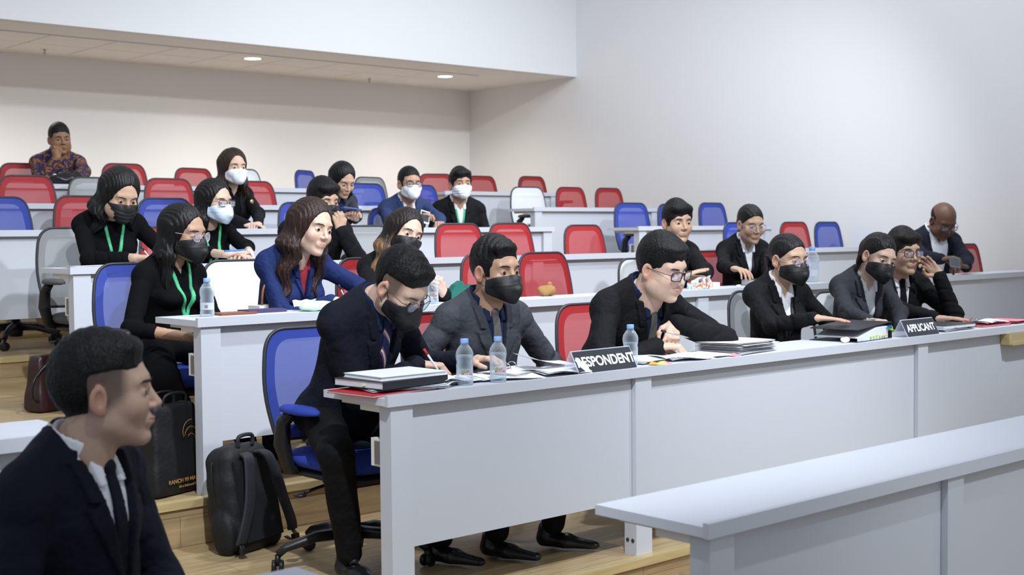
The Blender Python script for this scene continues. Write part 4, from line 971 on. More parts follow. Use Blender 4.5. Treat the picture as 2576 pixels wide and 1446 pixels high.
p16 = person('person with black bowl-cut hair and black mask resting his cheek on his fist', 3, 812, 508, .22, yaw=-0.35, hyaw=0.03, hpitch=.18, lean=.30, skin=SK_M, hair='fringe', mask='mask_black', mstyle='pleat', suit='black_suit', lid=.75, s=1.02,
    rh=dict(px=(760, 655), Y=6.53), lh=dict(px=(858, 578), Y=6.66, hand='fist', d=(-.2, -.1, .95), up=(-.1, -.95, -.1), pole=(.5, -.2, -.95)))
# fourth row
p17 = person('person with swept back brown hair, white mask, black blazer and gold brooch', 4, 588, 424, .30, yaw=0, hyaw=-0.08, hpitch=.05, lean=.10, fem=1, skin=SK_L, hair='blowout', hc=(.026, .014, .009), mask='mask_white', suit='black_suit', shirt='black_knit', lid=.75, lapel=False,
    rh=dict(px=(622, 566), Y=7.92, hand='rest', d=(.9, -.2, 0)), lh=dict(px=(650, 564), Y=7.92, hand='fist', d=(-.8, -.3, 0), pole=(.9, .1, -.4)), cuff=.12)
p18 = person('person with straight black bob in a grey-black blazer holding a blue phone', 4, 862, 455, .34, yaw=-0.07, hyaw=-0.07, hpitch=.50, lean=.18, fem=1, skin=SK_M, hair='bob', suit='dkgrey_suit', shirt='navy_cloth', lid=.9, lapel=False,
    rh=dict(px=(862, 545), Y=8.14, hand='hold', d=(.6, -.4, .35)), lh=dict(px=(893, 553), Y=8.12, hand='hold', d=(-.3, -.5, .6), up=(.4, .4, .5), pole=(.8, .2, -.8)))
p19 = person('person with dark glasses and white mask in a slate blue suit holding a white phone', 4, 1030, 464, .32, yaw=-0.3, hyaw=-0.26, hpitch=.08, lean=.12, skin=SK_T, hair='slick', mask='mask_white', suit='slate_suit', specs='rect', lid=.75, lany='green_band',
    rh=dict(px=(1046, 545), Y=8.08, hand='hold', d=(.8, -.3, .2)), lh=dict(px=(1108, 563), Y=7.92, hand='fist', d=(-.4, -.8, .1), pole=(.9, .1, -.4)))
p20 = person('person in black suit and pleated white mask beside the slate blue suit', 4, 1158, 466, .34, yaw=-0.5, hyaw=-0.37, hpitch=-.02, lean=.08, skin=SK_T, hair='fringe', mask='mask_white', mstyle='pleat', suit='black_suit', lany='green_band', lid=.75,
    )
# rear row
p21 = person('person in a purple and gold patterned shirt resting his chin on his fist', 6, 150, 352, .26, yaw=-0.25, hyaw=-0.13, hpitch=.12, hroll=-.05, lean=.25, fat=.5, skin=(.26, .135, .075), hair='short', top='shirt', shirt='batik', brow=1.1, lid=.75, slw=2,
    rh=dict(px=(143, 398), Y=10.86, hand='fist', d=(.1, -.1, .95), up=(-.2, -.9, .1), pole=(-.3, -.3, -.95)), lh=dict(px=(195, 440), Y=10.59, hand='rest', pole=(.9, .1, -.4)))
# foreground
p1 = person('person in a dark suit seen in profile in the left foreground', 0, 264, 994, .4, depth=2.95, yaw=0.55, open_w=.07, hyaw=1.08, hpitch=0, lean=.06, skin=(.44, .29, .215), hair='quiff', hc=(.004, .004, .004), suit='navy_suit', brow=1.2, lid=.75, tie='navy_suit', stub=True, res=.9, hscale=.96,
    rh=dict(off=(-.18, -.20, -.50)), lh=dict(off=(.16, -.24, -.50)))

# ------------------------------------------------------------------ things on and around the desks
TOP1, TOP2 = DT-.010, ZK[2]+DT-.010
def bend_text(name, sstr, size, m, parent, r, z, ang, bold=0):
    o = text(name, sstr, size, m, parent, RX(PI/2), .0002, bold); me = o.data
    co = np.empty(len(me.vertices)*3, np.float32); me.vertices.foreach_get('co', co); co = co.reshape(-1, 3)
    a = co[:, 0]/r+ang; rr = r-(co[:, 1]); x = rr*np.sin(a); y = -rr*np.cos(a); co[:, 2] += z; co[:, 0] = x; co[:, 1] = y; me.vertices.foreach_set('co', co.ravel()); me.update(); return o
M['cap_blue'] = mat('bottle_cap_blue', (.25, .42, .80), .35)
M['label'] = mat('bottle_label', (.85, .87, .90), .4, alpha=.22)
M['label_solid'] = mat('bottle_label_paper', (.75, .78, .84), .45, alpha=.6)
M['label_blue'] = mat('bottle_label_blue', (.05, .16, .50), .4, alpha=.75)
M['ink_red'] = mat('red_ink', (.55, .03, .03), .6); M['ink_green'] = mat('green_ink', (.10, .42, .12), .6)
def bottle(loc, ang, label, sc=1, kind='front', level=.72, group=None):
    t = thing('water_bottle', label, 'bottle', loc, ang, group)
    prof = [(.004, .004), (.024, 0), (.030, .006), (.0315, .018), (.0300, .030), (.0300, .060), (.0310, .072), (.0285, .082), (.0315, .096), (.0325, .110), (.0295, .124), (.021, .138), (.0135, .147), (.0125, .153)]
    b = B(); b.lathe([(r*sc, z*sc) for r, z in prof], 28, cap=False); b.done('bottle_body', M['pet'], t)
    zt = level*.15; wp = [(r-.0012, z) for r, z in prof if z < zt]+[(.026 if level > .7 else .0285, zt)]
    b = B(); b.lathe([(r*sc, z*sc+.0008) for r, z in wp], 28); b.done('water', M['water'], t)
    b = B(); b.lathe([(.0146*sc, .150*sc), (.0150*sc, .154*sc), (.0148*sc, .1665*sc), (.0138*sc, .168*sc), (.001, .168*sc)], 24); b.done('bottle_cap', M['cap_blue'], t)
    b = B(); b.lathe([(.0306*sc, .031*sc), (.0306*sc, .061*sc)], 28, cap=False); lb = b.done('label', M['label_blue' if kind == 'blue' else 'label_solid' if kind == 'back' else 'label'], t)
    if kind == 'front':
        bend_text('lettering', 'Le', .0115, M['ink_red'], lb, .0311, .053, .18, .0001); bend_text('lettering', 'Minerale', .0120, M['ink_red'], lb, .0311, .0425, .10, .0001)
        for a0, w, h in ((-.50, .30, .0055), (-.25, .38, .0085), (.02, .24, .005)):
            b = B(); b.bm.faces.new([b.bm.verts.new((.0311*math.sin(a0+w*u), -.0311*math.cos(a0+w*u), .0490+h*v)) for u, v in ((-.5, 0), (.5, 0), (.15, .8), (0, 1), (-.2, .7))]); b.done('hill_print', M['ink_green'], lb)
    if kind == 'back':
        for i in range(9):
            b = B(); a = -.25+i*.05; b.bm.faces.new([b.bm.verts.new((.0311*math.sin(q), -.0311*math.cos(q), z)) for q, z in ((a, .038), (a+.018+.012*(i % 2), .038), (a+.018+.012*(i % 2), .052), (a, .052))]); b.done('barcode_bar', M['black_band'], lb)
    return t
G = 'small clear water bottles on the desks'
bottle((2.976, 3.60, TOP1), -.50, 'clear water bottle on the front desk, left of the pair before the grey suit', group=G)
bottle((3.118, 3.58, TOP1), -.55, 'clear water bottle on the front desk, right of the pair before the grey suit', group=G)
bottle((3.880, 3.63, TOP1), -1.75, 'clear water bottle standing just behind the right end of the RESPONDENT plate', level=.62, group=G)
bottle((2.777, 5.12, TOP2), -.6, 'clear water bottle at the left end of the second row desk', kind='back', level=.86, group=G)
bottle((4.036, 5.13, TOP2), -.62, 'clear water bottle beside the fist of the person with highlighted hair', group=G)
bottle((7.22, 5.22, TOP2), -.9, 'water bottle with blue label seen behind the front row round glasses', sc=1.05, kind='blue')
bottle((7.31, 5.17, TOP2), .6, 'taller clear water bottle right behind the blue-labelled one', sc=1.42, kind='back')
M['plate_black'] = mat('plate_black', (.035, .037, .045), .3); M['plate_white'] = mat('plate_lettering', (.85, .86, .88), .5)
def plate(word, x0, x1, y, rz, label, size, glare=False):
    t = thing('name_plate', label, 'name plate', ((x0+x1)/2, y, TOP1+.0006), rz); w = (x1-x0)/2; al = math.radians(28); h = .098
    tilt = T3(0, 0, 0) @ RX(-al)
    for sgn, nm in ((1, 'front_acrylic'), (-1, 'rear_acrylic')):
        b = B(); b.box(-w, w, -.0015, .0015, 0, h); b.xf(tilt if sgn > 0 else T3(0, 2*h*math.sin(al), 0) @ RX(al)); b.done(nm, M['acrylic'], t)
    b = B(); b.box(-w+.004, w-.004, -.0026, -.0017, .003, h-.004); b.xf(tilt); ins = b.done('black_insert', M['plate_black'], t)
    text('lettering', word, size, M['plate_white'], ins, tilt @ T3(.004, -.0031, h*.47) @ RX(PI/2), .0003, .0016, sx=.93)
    if glare:  # white polygon paints the glare over the start of the word
        b = B(); b.bm.faces.new([b.bm.verts.new(p) for p in ((-w+.001, -.0042, .062), (-w+.030, -.0042, .058), (-w+.066, -.0042, .034), (-w+.062, -.0042, .020), (-w+.075, -.0042, .0), (-w+.045, -.0042, .004), (-w+.022, -.0042, .026))]); b.solid(.0004); b.xf(tilt); b.done('glare_patch', M['paper'], t)
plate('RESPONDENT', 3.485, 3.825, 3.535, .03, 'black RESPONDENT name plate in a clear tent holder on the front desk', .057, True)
plate('APPLICANT', 5.80, 6.105, 3.530, .01, 'black APPLICANT name plate in a clear tent holder on the front desk', .055)

M['red_card'] = mat('red_card', (.55, .012, .02), .5); M['black_card'] = mat('black_card', (.02, .021, .027), .45); M['page'] = mat('page_edges', (.66, .69, .74), .8, noise=.12, nscale=160, stretch=(.2, .2, 3))
def sheaf(name, label, cat, loc, rz, w, d, n, m='paper', jit=.02, t=.0022, wave=0, group=None):
    """loose bundle of sheets: n thin slabs with ragged edges in one pile"""
    b = B(); r = random.Random(sum(map(ord, label)))
    z = 0
    for i in range(n):
        dx, dy, a = r.uniform(-jit, jit), r.uniform(-jit, jit), r.uniform(-.05, .05)*jit/.02
        q = B(); q.grid(lambda u, v: Vector(((u-.5)*w, (v-.5)*d, wave*(.5+.5*math.sin(u*5+v*3+i*.12)))), 8, 6); q.solid(-t*.99)
        q.xf(T3(dx, dy, z+t*.9) @ RZ(a)); me = bpy.data.meshes.new('t'); q.bm.to_mesh(me); q.bm.free(); b.bm.from_mesh(me); bpy.data.meshes.remove(me); z += t
    o = b.done(name, M[m], None, smooth=False); o.location = loc; o.rotation_euler = (0, 0, rz); return tag(o, label, cat, group)
def book(name, label, cat, loc, rz, w, d, h, cover=None, pages='paper', tabs=(), tilt=0, group=None):
    t = thing(name, label, cat, loc, rz, group); c = M[cover] if cover else M[pages]
    b = B(); b.box(-w/2+.002, w/2-.003, -d/2+.003, d/2-.003, .002, h-.002); b.bevel(.002, 1); b.done('pages', M['page'], t)
    b = B(); b.box(-w/2, w/2, -d/2, d/2, 0, .002); b.done('back_cover', c, t)
    b = B(); b.box(-w/2, w/2, -d/2, d/2, h-.002, h); b.bevel(.0006, 1); b.done('front_cover', c, t)
    b = B(); b.box(w/2-.003, w/2, -d/2, d/2, .002, h-.002); b.done('spine', c, t)
    for i, (x, z, cm) in enumerate(tabs):
        q = B(); q.box(x, x+.014, -d/2-.008, -d/2+.004, z, z+.0012); q.done('index_tab', M[cm], t)
    return t
for nm, c in (('tab_lime', (.50, .75, .03)), ('tab_blue', (.03, .25, .70)), ('tab_pink', (.85, .25, .30)), ('tab_orange', (.85, .35, .05)), ('tab_yellow', (.85, .75, .15))): M[nm] = mat(nm, c, .6)
# pile at the left end of the front desk
book('folder', 'white-paged red folder at the very bottom of the pile, overhanging the front desk end', 'folder', (2.655, 3.66, TOP1+.0005), .10, .30, .24, .010, 'red_card')
sheaf('paper_bundle', 'loose bundle of printed sheets under the black binder at the desk end', 'papers', (2.72, 3.655, TOP1+.0106), -.15, .30, .22, 4, 'paper2', .012, .0022, .004)
book('binder', 'black ring binder in the pile at the left end of the front desk', 'binder', (2.70, 3.67, TOP1+.0235), .12-PI/2, .25, .31, .026, 'black_card', tabs=((.02, .008, 'tab_lime'),))
book('thick_booklet', 'thick white booklet lying on top of the black binder at the desk end', 'booklet', (2.715, 3.665, TOP1+.050), .02, .29, .215, .014, None)
sheaf('curled_sheets', 'curled grey-white sheets spilling right of the black binder', 'papers', (2.90, 3.68, TOP1+.0005), .35, .16, .20, 5, 'paper', .016, .003, .018)
# papers across the front desk
for i, (x, y, a, n, w, lab, wv) in enumerate(((3.06, 3.72, .1, 4, .26, 'flat white sheets under the writing hand on the front desk', .003), (3.22, 3.66, -.3, 3, .24, 'white sheets between the two water bottles', .006),
      (3.36, 3.74, .2, 5, .26, 'white printed pages in front of the grey suit', .006), (3.46, 3.64, -.15, 6, .20, 'small pile of folded white sheets left of the RESPONDENT plate', .010),
      (4.05, 3.72, .15, 5, .26, 'white sheets under the hands of the person leaning with a pen', .004), (4.22, 3.64, -.35, 4, .22, 'crinkled white sheets right of the RESPONDENT plate', .012), (4.38, 3.67, .1, 3, .24, 'flat white sheets left of the tall paper stack', .004))):
    sheaf('paper_sheets', lab, 'papers', (x, y, TOP1+.0006), a, w, .19, n, 'paper', .014, .0017, wv)
b = B(); b.grid(lambda u, v: Vector(((u-.5)*.21, (v-.5)*.15, .004+.05*(1-u)**2+.01*u)), 10, 6); b.solid(.0012)
o = b.done('lifted_page', M['paper'], None); o.location = (3.50, 3.74, TOP1+.016); o.rotation_euler = (0, 0, -.3); tag(o, 'lifted white page curling up left of the RESPONDENT plate', 'paper')
def rings(x, y, z, rz, label, n=2, r=.020, gap=.08, m='metal'):
    t = thing('ring_mechanism', label, 'binder rings', (x, y, z), rz)
    for i in range(n):
        b = B(); b.tube([(i*gap, r*math.cos(a), max(.001, r*1.15*math.sin(a))) for a in np.linspace(0, PI, 14)], .0018, 6); b.done('ring', M[m], t)
    b = B(); b.box(-.02, gap*(n-1)+.02, -.008, .008, 0, .003); b.done('base_plate', M[m], t)
rings(3.30, 3.78, TOP1+.010, .5, 'steel binder rings standing open among the white pages before the grey suit', 3, .022, .07)
sheaf('paper_stack', 'tall uneven stack of printed documents right of the person with the pen', 'papers', (4.66, 3.70, TOP1+.0006), .12, .31, .23, 14, 'paper', .014, .0034, .003)
b = B(); b.box(0, .018, 0, .006, 0, .014); b.bevel(.002, 1); o = b.done('binder_clip', M['black_plastic'], None); o.location = (4.775, 3.605, TOP1+.030); tag(o, 'small black binder clip on the corner of the tall paper stack', 'clip')
for x, y, a, cm, lab in ((3.965, 3.575, .5, 'tab_orange', 'orange sticky note right of the bottle behind the RESPONDENT plate'), (3.985, 3.560, -.2, 'tab_yellow', 'yellow sticky note under the orange one'), (4.010, 3.558, .2, 'tab_pink', 'pink sticky note next to the orange one'), (4.47, 3.56, .3, 'tab_pink', 'tiny pink note before the tall paper stack')):
    b = B(); b.grid(lambda u, v: Vector(((u-.5)*.05, (v-.5)*.04, .002+.010*u*v)), 4, 4); b.solid(.0008); o = b.done('sticky_note', M[cm], None); o.location = (x, y, TOP1+.001); o.rotation_euler = (0, 0, a); tag(o, lab, 'sticky note')
# thick binder before the woman in round glasses
t = thing('thick_binder', 'thick black lever arch binder with coloured tabs under a hand at the front desk', 'binder', (5.55, 3.70, TOP1+.0006), .10)
b = B(); b.box(-.17, .19, -.13, .13, 0, .003); b.bevel(.001, 1); b.done('back_cover', M['black_card'], t)
b = B(); v = b.box(-.165, .188, -.13, .13, 0, .0035); b.xf(T3(0, 0, .068) @ RY(-.06)); b.done('front_cover', M['black_card'], t)
b = B(); b.box(.186, .190, -.13, .13, 0, .078); b.bevel(.001, 1); b.done('spine', M['black_card'], t)
b = B(); b.grid(lambda u, v: Vector((-.15+.32*u, -.118-.010*math.sin(u*PI), .003+.060*v*(.25+.75*min(1, u*1.8)))), 20, 8)
b.grid(lambda u, v: Vector((-.15+.32*u, -.118+.236*v-.010*math.sin(u*PI)*(1-v), .003+.060*(.25+.75*min(1, u*1.8)))), 20, 6); b.done('pages', M['page'], t)
for x, z, cm in ((-.04, .016, 'tab_lime'), (-.01, .017, 'tab_lime'), (.02, .020, 'tab_lime'), (.055, .018, 'tab_yellow'), (.085, .016, 'tab_lime'), (.11, .014, 'tab_orange'), (.145, .050, 'tab_blue'), (.160, .058, 'tab_blue')):
    q = B(); q.box(x, x+.016, -.138, -.120, z, z+.005); q.done('index_tab', M[cm], t)
q = B(); q.box(.183, .192, -.133, -.10, .038, .050); q.done('spine_label', M['tab_lime'], t)
def crumple(label, loc, r, m='paper', name='crumpled_tissue', cat='tissue', sq=(1, .8, .6)):
    v, f = nets(lambda p: ell(p, (0, 0, 0), (r*sq[0], r*sq[1], r*sq[2]))+r*.16*np.sin(p[:, 0]*3.1/r+1)*np.sin(p[:, 1]*2.7/r)*np.sin(p[:, 2]*3.3/r+.5), (-r*1.6,)*3, (r*1.6,)*3, r/9)
    o = build(name, [(v, f, 0, None)], [M[m]]); o.location = loc; return tag(o, label, cat)
crumple('small crumpled white tissue left of the thick black binder', (5.36, 3.60, TOP1+.013), .024)
book('binder', 'black binder lying behind and right of the APPLICANT plate', 'binder', (6.42, 3.70, TOP1+.012), -.03, .32, .22, .020, 'black_card', tabs=((-.05, .006, 'tab_lime'), (.08, .004, 'tab_lime')))
sheaf('paper_bundle', 'bundle of white sheets under the binder right of the APPLICANT plate', 'papers', (6.40, 3.68, TOP1+.0006), .05, .33, .20, 4, 'paper', .010, .0026, .002)
book('open_binder', 'open red-lined ring binder near the right edge of the front desk', 'binder', (6.82, 3.70, TOP1+.0006), -.02, .30, .22, .010, 'red_card')
sheaf('paper_bundle', 'white pages curling over the open red binder', 'papers', (6.86, 3.66, TOP1+.012), .06, .24, .12, 3, 'paper', .008, .0025, .010)
rings(6.74, 3.75, TOP1+.011, 0, 'two tall steel rings of the open red binder', 2, .024, .11)
o = sheaf('pink_sheets', 'pink paper sheets at the right photo edge on the front desk', 'papers', (7.12, 3.70, TOP1+.0006), .1, .20, .2, 5, 'tab_pink', .01, .003)
b = B(); b.prism([(-.05, 0), (.05, .01), (.02, .05), (-.03, .05)], 0, .012); b.bevel(.003, 1); o = b.done('blue_card', M['tab_blue'], None); o.location = (6.13, 3.62, TOP1+.001); tag(o, 'bright blue card peeking out right of the APPLICANT plate', 'card')
b = B(); b.grid(lambda u, v: Vector(((u-.5)*.12, (v-.5)*.06, .002+.022*math.sin(u*PI))), 10, 4); b.solid(.001); o = b.done('lime_sheet', M['tab_lime'], None); o.location = (6.00, 3.78, TOP1+.001); tag(o, 'arched lime yellow paper behind the APPLICANT plate', 'paper')

# ---- second row things
M['pack_green'] = mat('pale_green_wrap', (.52, .74, .55), .45, bump=.4, bscale=25)
v, f = nets(lambda p: smax(ell(p, (0, 0, .020), (.105, .055, .026)), -(p[:, 2]-.002), .004)+.002*np.sin(p[:, 0]*90)*np.sin(p[:, 1]*60), (-.13, -.07, -.01), (.13, .07, .06), .004)
o = build('tissue_pack', [(v, f, 0, None)], [M['pack_green']]); o.location = (3.34, 5.10, TOP2); o.rotation_euler = (0, 0, .1); tag(o, 'pale green soft tissue pack in front of the person in the blue blazer', 'tissue pack')
b = B(); b.grid(lambda u, v_: Vector(((u-.5)*.20, .055+.012*v_, .020+.030*v_+.003*math.sin(u*20))), 12, 3); b.solid(.001); b.done('sealed_edge', M['pack_green'], o)
t = thing('tissue_box', 'orange and white tissue box with tissues sticking out on the second row desk', 'tissue box', (6.13, 5.13, TOP2+.0005), .15)
M['box_orange'] = pattern('printed_carton', [(.75, .16, .03), (.80, .80, .82), (.25, .45, .65), (.70, .65, .12)], 'batik')
b = B(); b.box(-.11, .04, -.045, .045, 0, .038); b.bevel(.002, 1); b.done('carton', M['box_orange'], t)
b = B(); b.box(.042, .125, -.045, .040, 0, .036); b.bevel(.002, 1); b.done('carton_flap', M['white_plastic'], t)
for x, a in ((-.05, .2), (.03, -.3)):
    b = B(); b.grid(lambda u, v_: Vector((x+(u-.5)*.08, (v_-.5)*.05+.01*math.sin(u*9), .036+.040*math.sin(u*PI)*(1-.5*v_)+.006*math.sin(v_*9+x*50))), 10, 6); b.solid(.001); b.done('tissue', M['paper'], t)
for i, (x, y) in enumerate(((6.40, 5.07), (6.52, 5.06), (6.62, 5.09))): crumple(('crumpled tissue scrap right of the tissue box, nearest it', 'middle crumpled tissue scrap right of the tissue box', 'crumpled tissue scrap right of the tissue box, farthest from it')[i], (x, y, TOP2+.008), .016)
book('binder', 'black binder with white pages under the hand of the ponytailed person in thin glasses', 'binder', (6.86, 5.18, TOP2+.0006), .05, .33, .22, .036, 'black_card')
M['teal'] = mat('teal_paper', (.008, .13, .10), .6, bump=.3, bscale=20)
b = B(); v = b.prism([(-.075, 0), (.085, 0), (.075, .055), (.050, .085), (.015, .060), (-.010, .105), (-.045, .085), (-.075, .05)], -.03, .03); b.bevel(.008, 2); b.xf(RX(PI/2)); o = b.done('green_bag', M['teal'], None); o.location = (4.30, 5.22, TOP2+.0006); o.rotation_euler = (0, 0, -.2); tag(o, 'folded teal green paper bag on the second row desk behind the grey suit', 'bag')
v, f = nets(lambda p: smax(ell(p, (0, 0, .030), (.085, .045, .042)), -(p[:, 2]-.002), .006), (-.11, -.07, -.01), (.11, .07, .09), .005)
M['pouch'] = mat('yellow_pouch', (.55, .42, .10), .6, bump=.2, bscale=60); o = build('pouch', [(v, f, 0, None)], [M['pouch']]); o.location = (4.52, 5.20, TOP2); tag(o, 'mustard yellow zip pouch right of the green bag', 'pouch')
b = B(); b.tube([(-.07, -.028, .052), (-.03, -.036, .064), (.03, -.036, .064), (.07, -.026, .052)], .0025, 6); b.done('zip', M['gold'], o)
t_ = crumple('small tan plush toy peeping over the second row desk right of the grey suit', (4.93, 5.24, TOP2+.028), .055, 'tan' if 'tan' in M else 'pouch', 'plush_toy', 'plush toy', (1, .8, .6))
M['tan'] = mat('tan_plush', (.36, .20, .07), .95, bump=.6, bscale=160); t_.data.materials[0] = M['tan']
v, f = nets(lambda p: ell(p, (0, 0, 0), (.016, .012, .016)), (-.02,)*3, (.02,)*3, .003); e = build('ear', [(v, f, 0, None)], [M['tan']], t_); e.location = (.02, 0, .036)
M['brown'] = mat('brown_leather', (.22, .07, .035), .45)
b = B(); b.box(-.09, .09, -.05, .05, 0, .010); b.bevel(.004, 2); o = b.done('brown_wallet', M['brown'], None); o.location = (2.93, 5.16, TOP2+.0004); tag(o, 'flat brown leather wallet right of the bottle on the second row desk', 'wallet')
M['purple'] = mat('purple_cloth', (.06, .045, .12), .8)
b = B(); b.box(-.10, .10, -.05, .05, 0, .014); b.bevel(.006, 2); o = b.done('purple_pouch', M['purple'], None); o.location = (3.10, 5.20, TOP2+.0004); tag(o, 'flat dark purple pouch before the empty white chair', 'pouch')
t = thing('handbag', 'white handbag with a brown leather loop handle beside the blue blazer', 'bag', (3.24, 5.42, TOP2-.16), .3)
b = B(); b.box(-.07, .07, -.035, .035, 0, .18); b.bevel(.02, 3); b.done('bag_body', M['white_plastic'], t)
b = B(); b.tube([(-.035+.0*k, -.02, .17) if k == 0 else (-.035*math.cos(k*PI/10), -.02, .17+.11*math.sin(k*PI/10)**.7) for k in range(0, 11)], .006, 8); b.done('handle', M['brown'], t)
sheaf('paper_sheets', 'white sheets on the left end of the third row desk', 'papers', (2.90, 6.45, ZK[3]+TOP1+.0006), .05, .36, .22, 4, 'paper2', .012, .0022, .002)
v, f = nets(lambda p: smax(ell(p, (0, 0, .03), (.15, .06, .055)), -(p[:, 2]-.002), .006)+.002*np.sin(p[:, 0]*120)*np.sin(p[:, 2]*110), (-.18, -.08, -.01), (.18, .08, .11), .006)
o = build('quilted_bag', [(v, f, 0, None)], [M['nylon_grey']]); o.location = (4.10, 6.60, ZK[3]+TOP1); tag(o, 'dark quilted bag on the third row desk behind the clasped hands', 'bag')
b = B(); b.tube([(math.cos(a)*.028, math.sin(a)*.028, 0) for a in np.linspace(0, 2*PI, 16)[:-1]], .009, 8, closed=True); q = onY(629, 641, 6.50); b.xf(T3(*q) @ RY(1.2)); o = b.done('white_scrunchie', M['white_cloth'], None); tag(o, 'white scrunchie at the wrist of the clasped hands in the third row', 'scrunchie')
v, f = nets(lambda p: smin(ell(p, (0, 0, .05), (.14, .09, .065)), ell(p, (.08, 0, .07), (.07, .06, .06)), .03)+.004*np.sin(p[:, 0]*50)*np.sin(p[:, 2]*60), (-.2, -.12, -.02), (.2, .12, .16), .007)
o = build('leather_bag', [(v, f, 0, None)], [M['leather']]); p_ = onY(165, 462, 10.52); o.location = (p_.x, 10.52, ZK[6]+TOP1); tag(o, 'slouchy black leather bag on the rear desk before the patterned shirt', 'bag')
b = B(); b.tube([(-.10, 0, .07), (-.06, -.03, .14), (.02, -.03, .15), (.10, 0, .09)], .007, 8); b.done('handle', M['leather'], o)

# ---- phones, pens, brooch
def slab(name, label, pa, Y, rot, size, m, screen='plate_black'):
    p = onY(*pa, Y); t = thing(name, label, 'phone', p); t.rotation_euler = rot; w, h = size
    b = B(); b.box(-w/2, w/2, -h/2, h/2, -.004, .004); b.bevel(.0035, 2); b.done('case', m, t)
    b = B(); b.box(-w/2+.004, w/2-.004, -h/2+.012, h/2-.012, .004, .0046); b.done('screen', M[screen], t)
slab('smartphone', 'white smartphone held by the person in the slate blue suit', (1069, 546), 8.00, (.7, .3, -.5), (.072, .15), M['white_plastic'])
slab('smartphone', 'blue smartphone held by the person with the black bob', (884, 525), 8.03, (.15, .1, 1.3), (.072, .14), mat('blue_phone', (.04, .10, .30), .4))
slab('smartphone', 'dark smartphone in the hands of the bald person', (2402, 660), 4.99, (.5, .2, -.9), (.075, .15), mat('teal_phone', (.08, .12, .13), .3))
def pen(label, a, b_, Y, m, Y2=None, capm=None):
    A_, C_ = onY(*a, Y), onY(*b_, Y2 or Y); t = thing('pen', label, 'pen', A_)
    d = (C_-A_); L_ = max(d.length, .12); u = d.normalized(); b = B(); b.tube([Vector((0, 0, 0)), u*L_*.9, u*L_], [.0045, .0042, .0012], 8); b.done('barrel', M[m], t)
    b = B(); b.tube([-u*.004, u*.022], .0052, 8); b.done('cap', M[capm or 'black_plastic'], t)
pen('white pen with red end in the writing hand at the front desk end', (1068, 880), (1098, 925), 3.86, 'white_plastic', capm='ink_red')
pen('silver pen held by the person leaning forward at the front desk', (1666, 832), (1735, 850), 3.79, 'metal')
pen('silver pen held by the person in the blue blazer', (853, 718), (868, 752), 5.13, 'metal')
pen('silver pen held by the person with wavy black hair', (356, 622), (378, 650), 6.50, 'metal')
pen('silver pen held beside the thick black binder', (2172, 801), (2212, 806), 3.76, 'metal')
pen('blue pen between the clasped hands in the third row', (566, 632), (618, 628), 6.44, 'tab_blue', capm='tab_blue')
q = onY(634, 507, 8.155); b = B(); b.lathe([(.001, .004), (.010, .003), (.016, 0), (.016, -.003), (.001, -.003)], 20); b.xf(T3(*q) @ RZ(.2) @ RX(PI/2)); b.done('brooch', M['gold'], p17['body'])

# ---- bags on the floor
def flatstrap(b, pts, w, th, side):
    pts = [Vector(p) for p in pts]; rows = []
    for i, p in enumerate(pts):
        t = (pts[min(i+1, len(pts)-1)]-pts[max(i-1, 0)]).normalized(); s_ = Vector(side); n = t.cross(s_).normalized(); rows.append([b.bm.verts.new(p+s_*(w/2*a)+n*(th/2*c)) for a, c in ((-1, -.6), (-.8, -1), (.8, -1), (1, -.6), (1, .6), (.8, 1), (-.8, 1), (-1, .6))])
    for A_, C_ in zip(rows, rows[1:]):
        for k in range(8): b.bm.faces.new((A_[k], A_[(k+1) % 8], C_[(k+1) % 8], C_[k])).smooth = True
    b.bm.faces.new(rows[0][::-1]); b.bm.faces.new(rows[-1])
def spl(P, n=6):
    P = [Vector(p) for p in P]; out = []
    for i in range(len(P)-1):
        a, b_, c, d = P[max(i-1, 0)], P[i], P[i+1], P[min(i+2, len(P)-1)]
        for k in range(n):
            t = k/n; out.append(.5*((2*b_)+(c-a)*t+(2*a-5*b_+4*c-d)*t*t+(3*b_-a-3*c+d)*t**3))
    return out+[P[-1]]
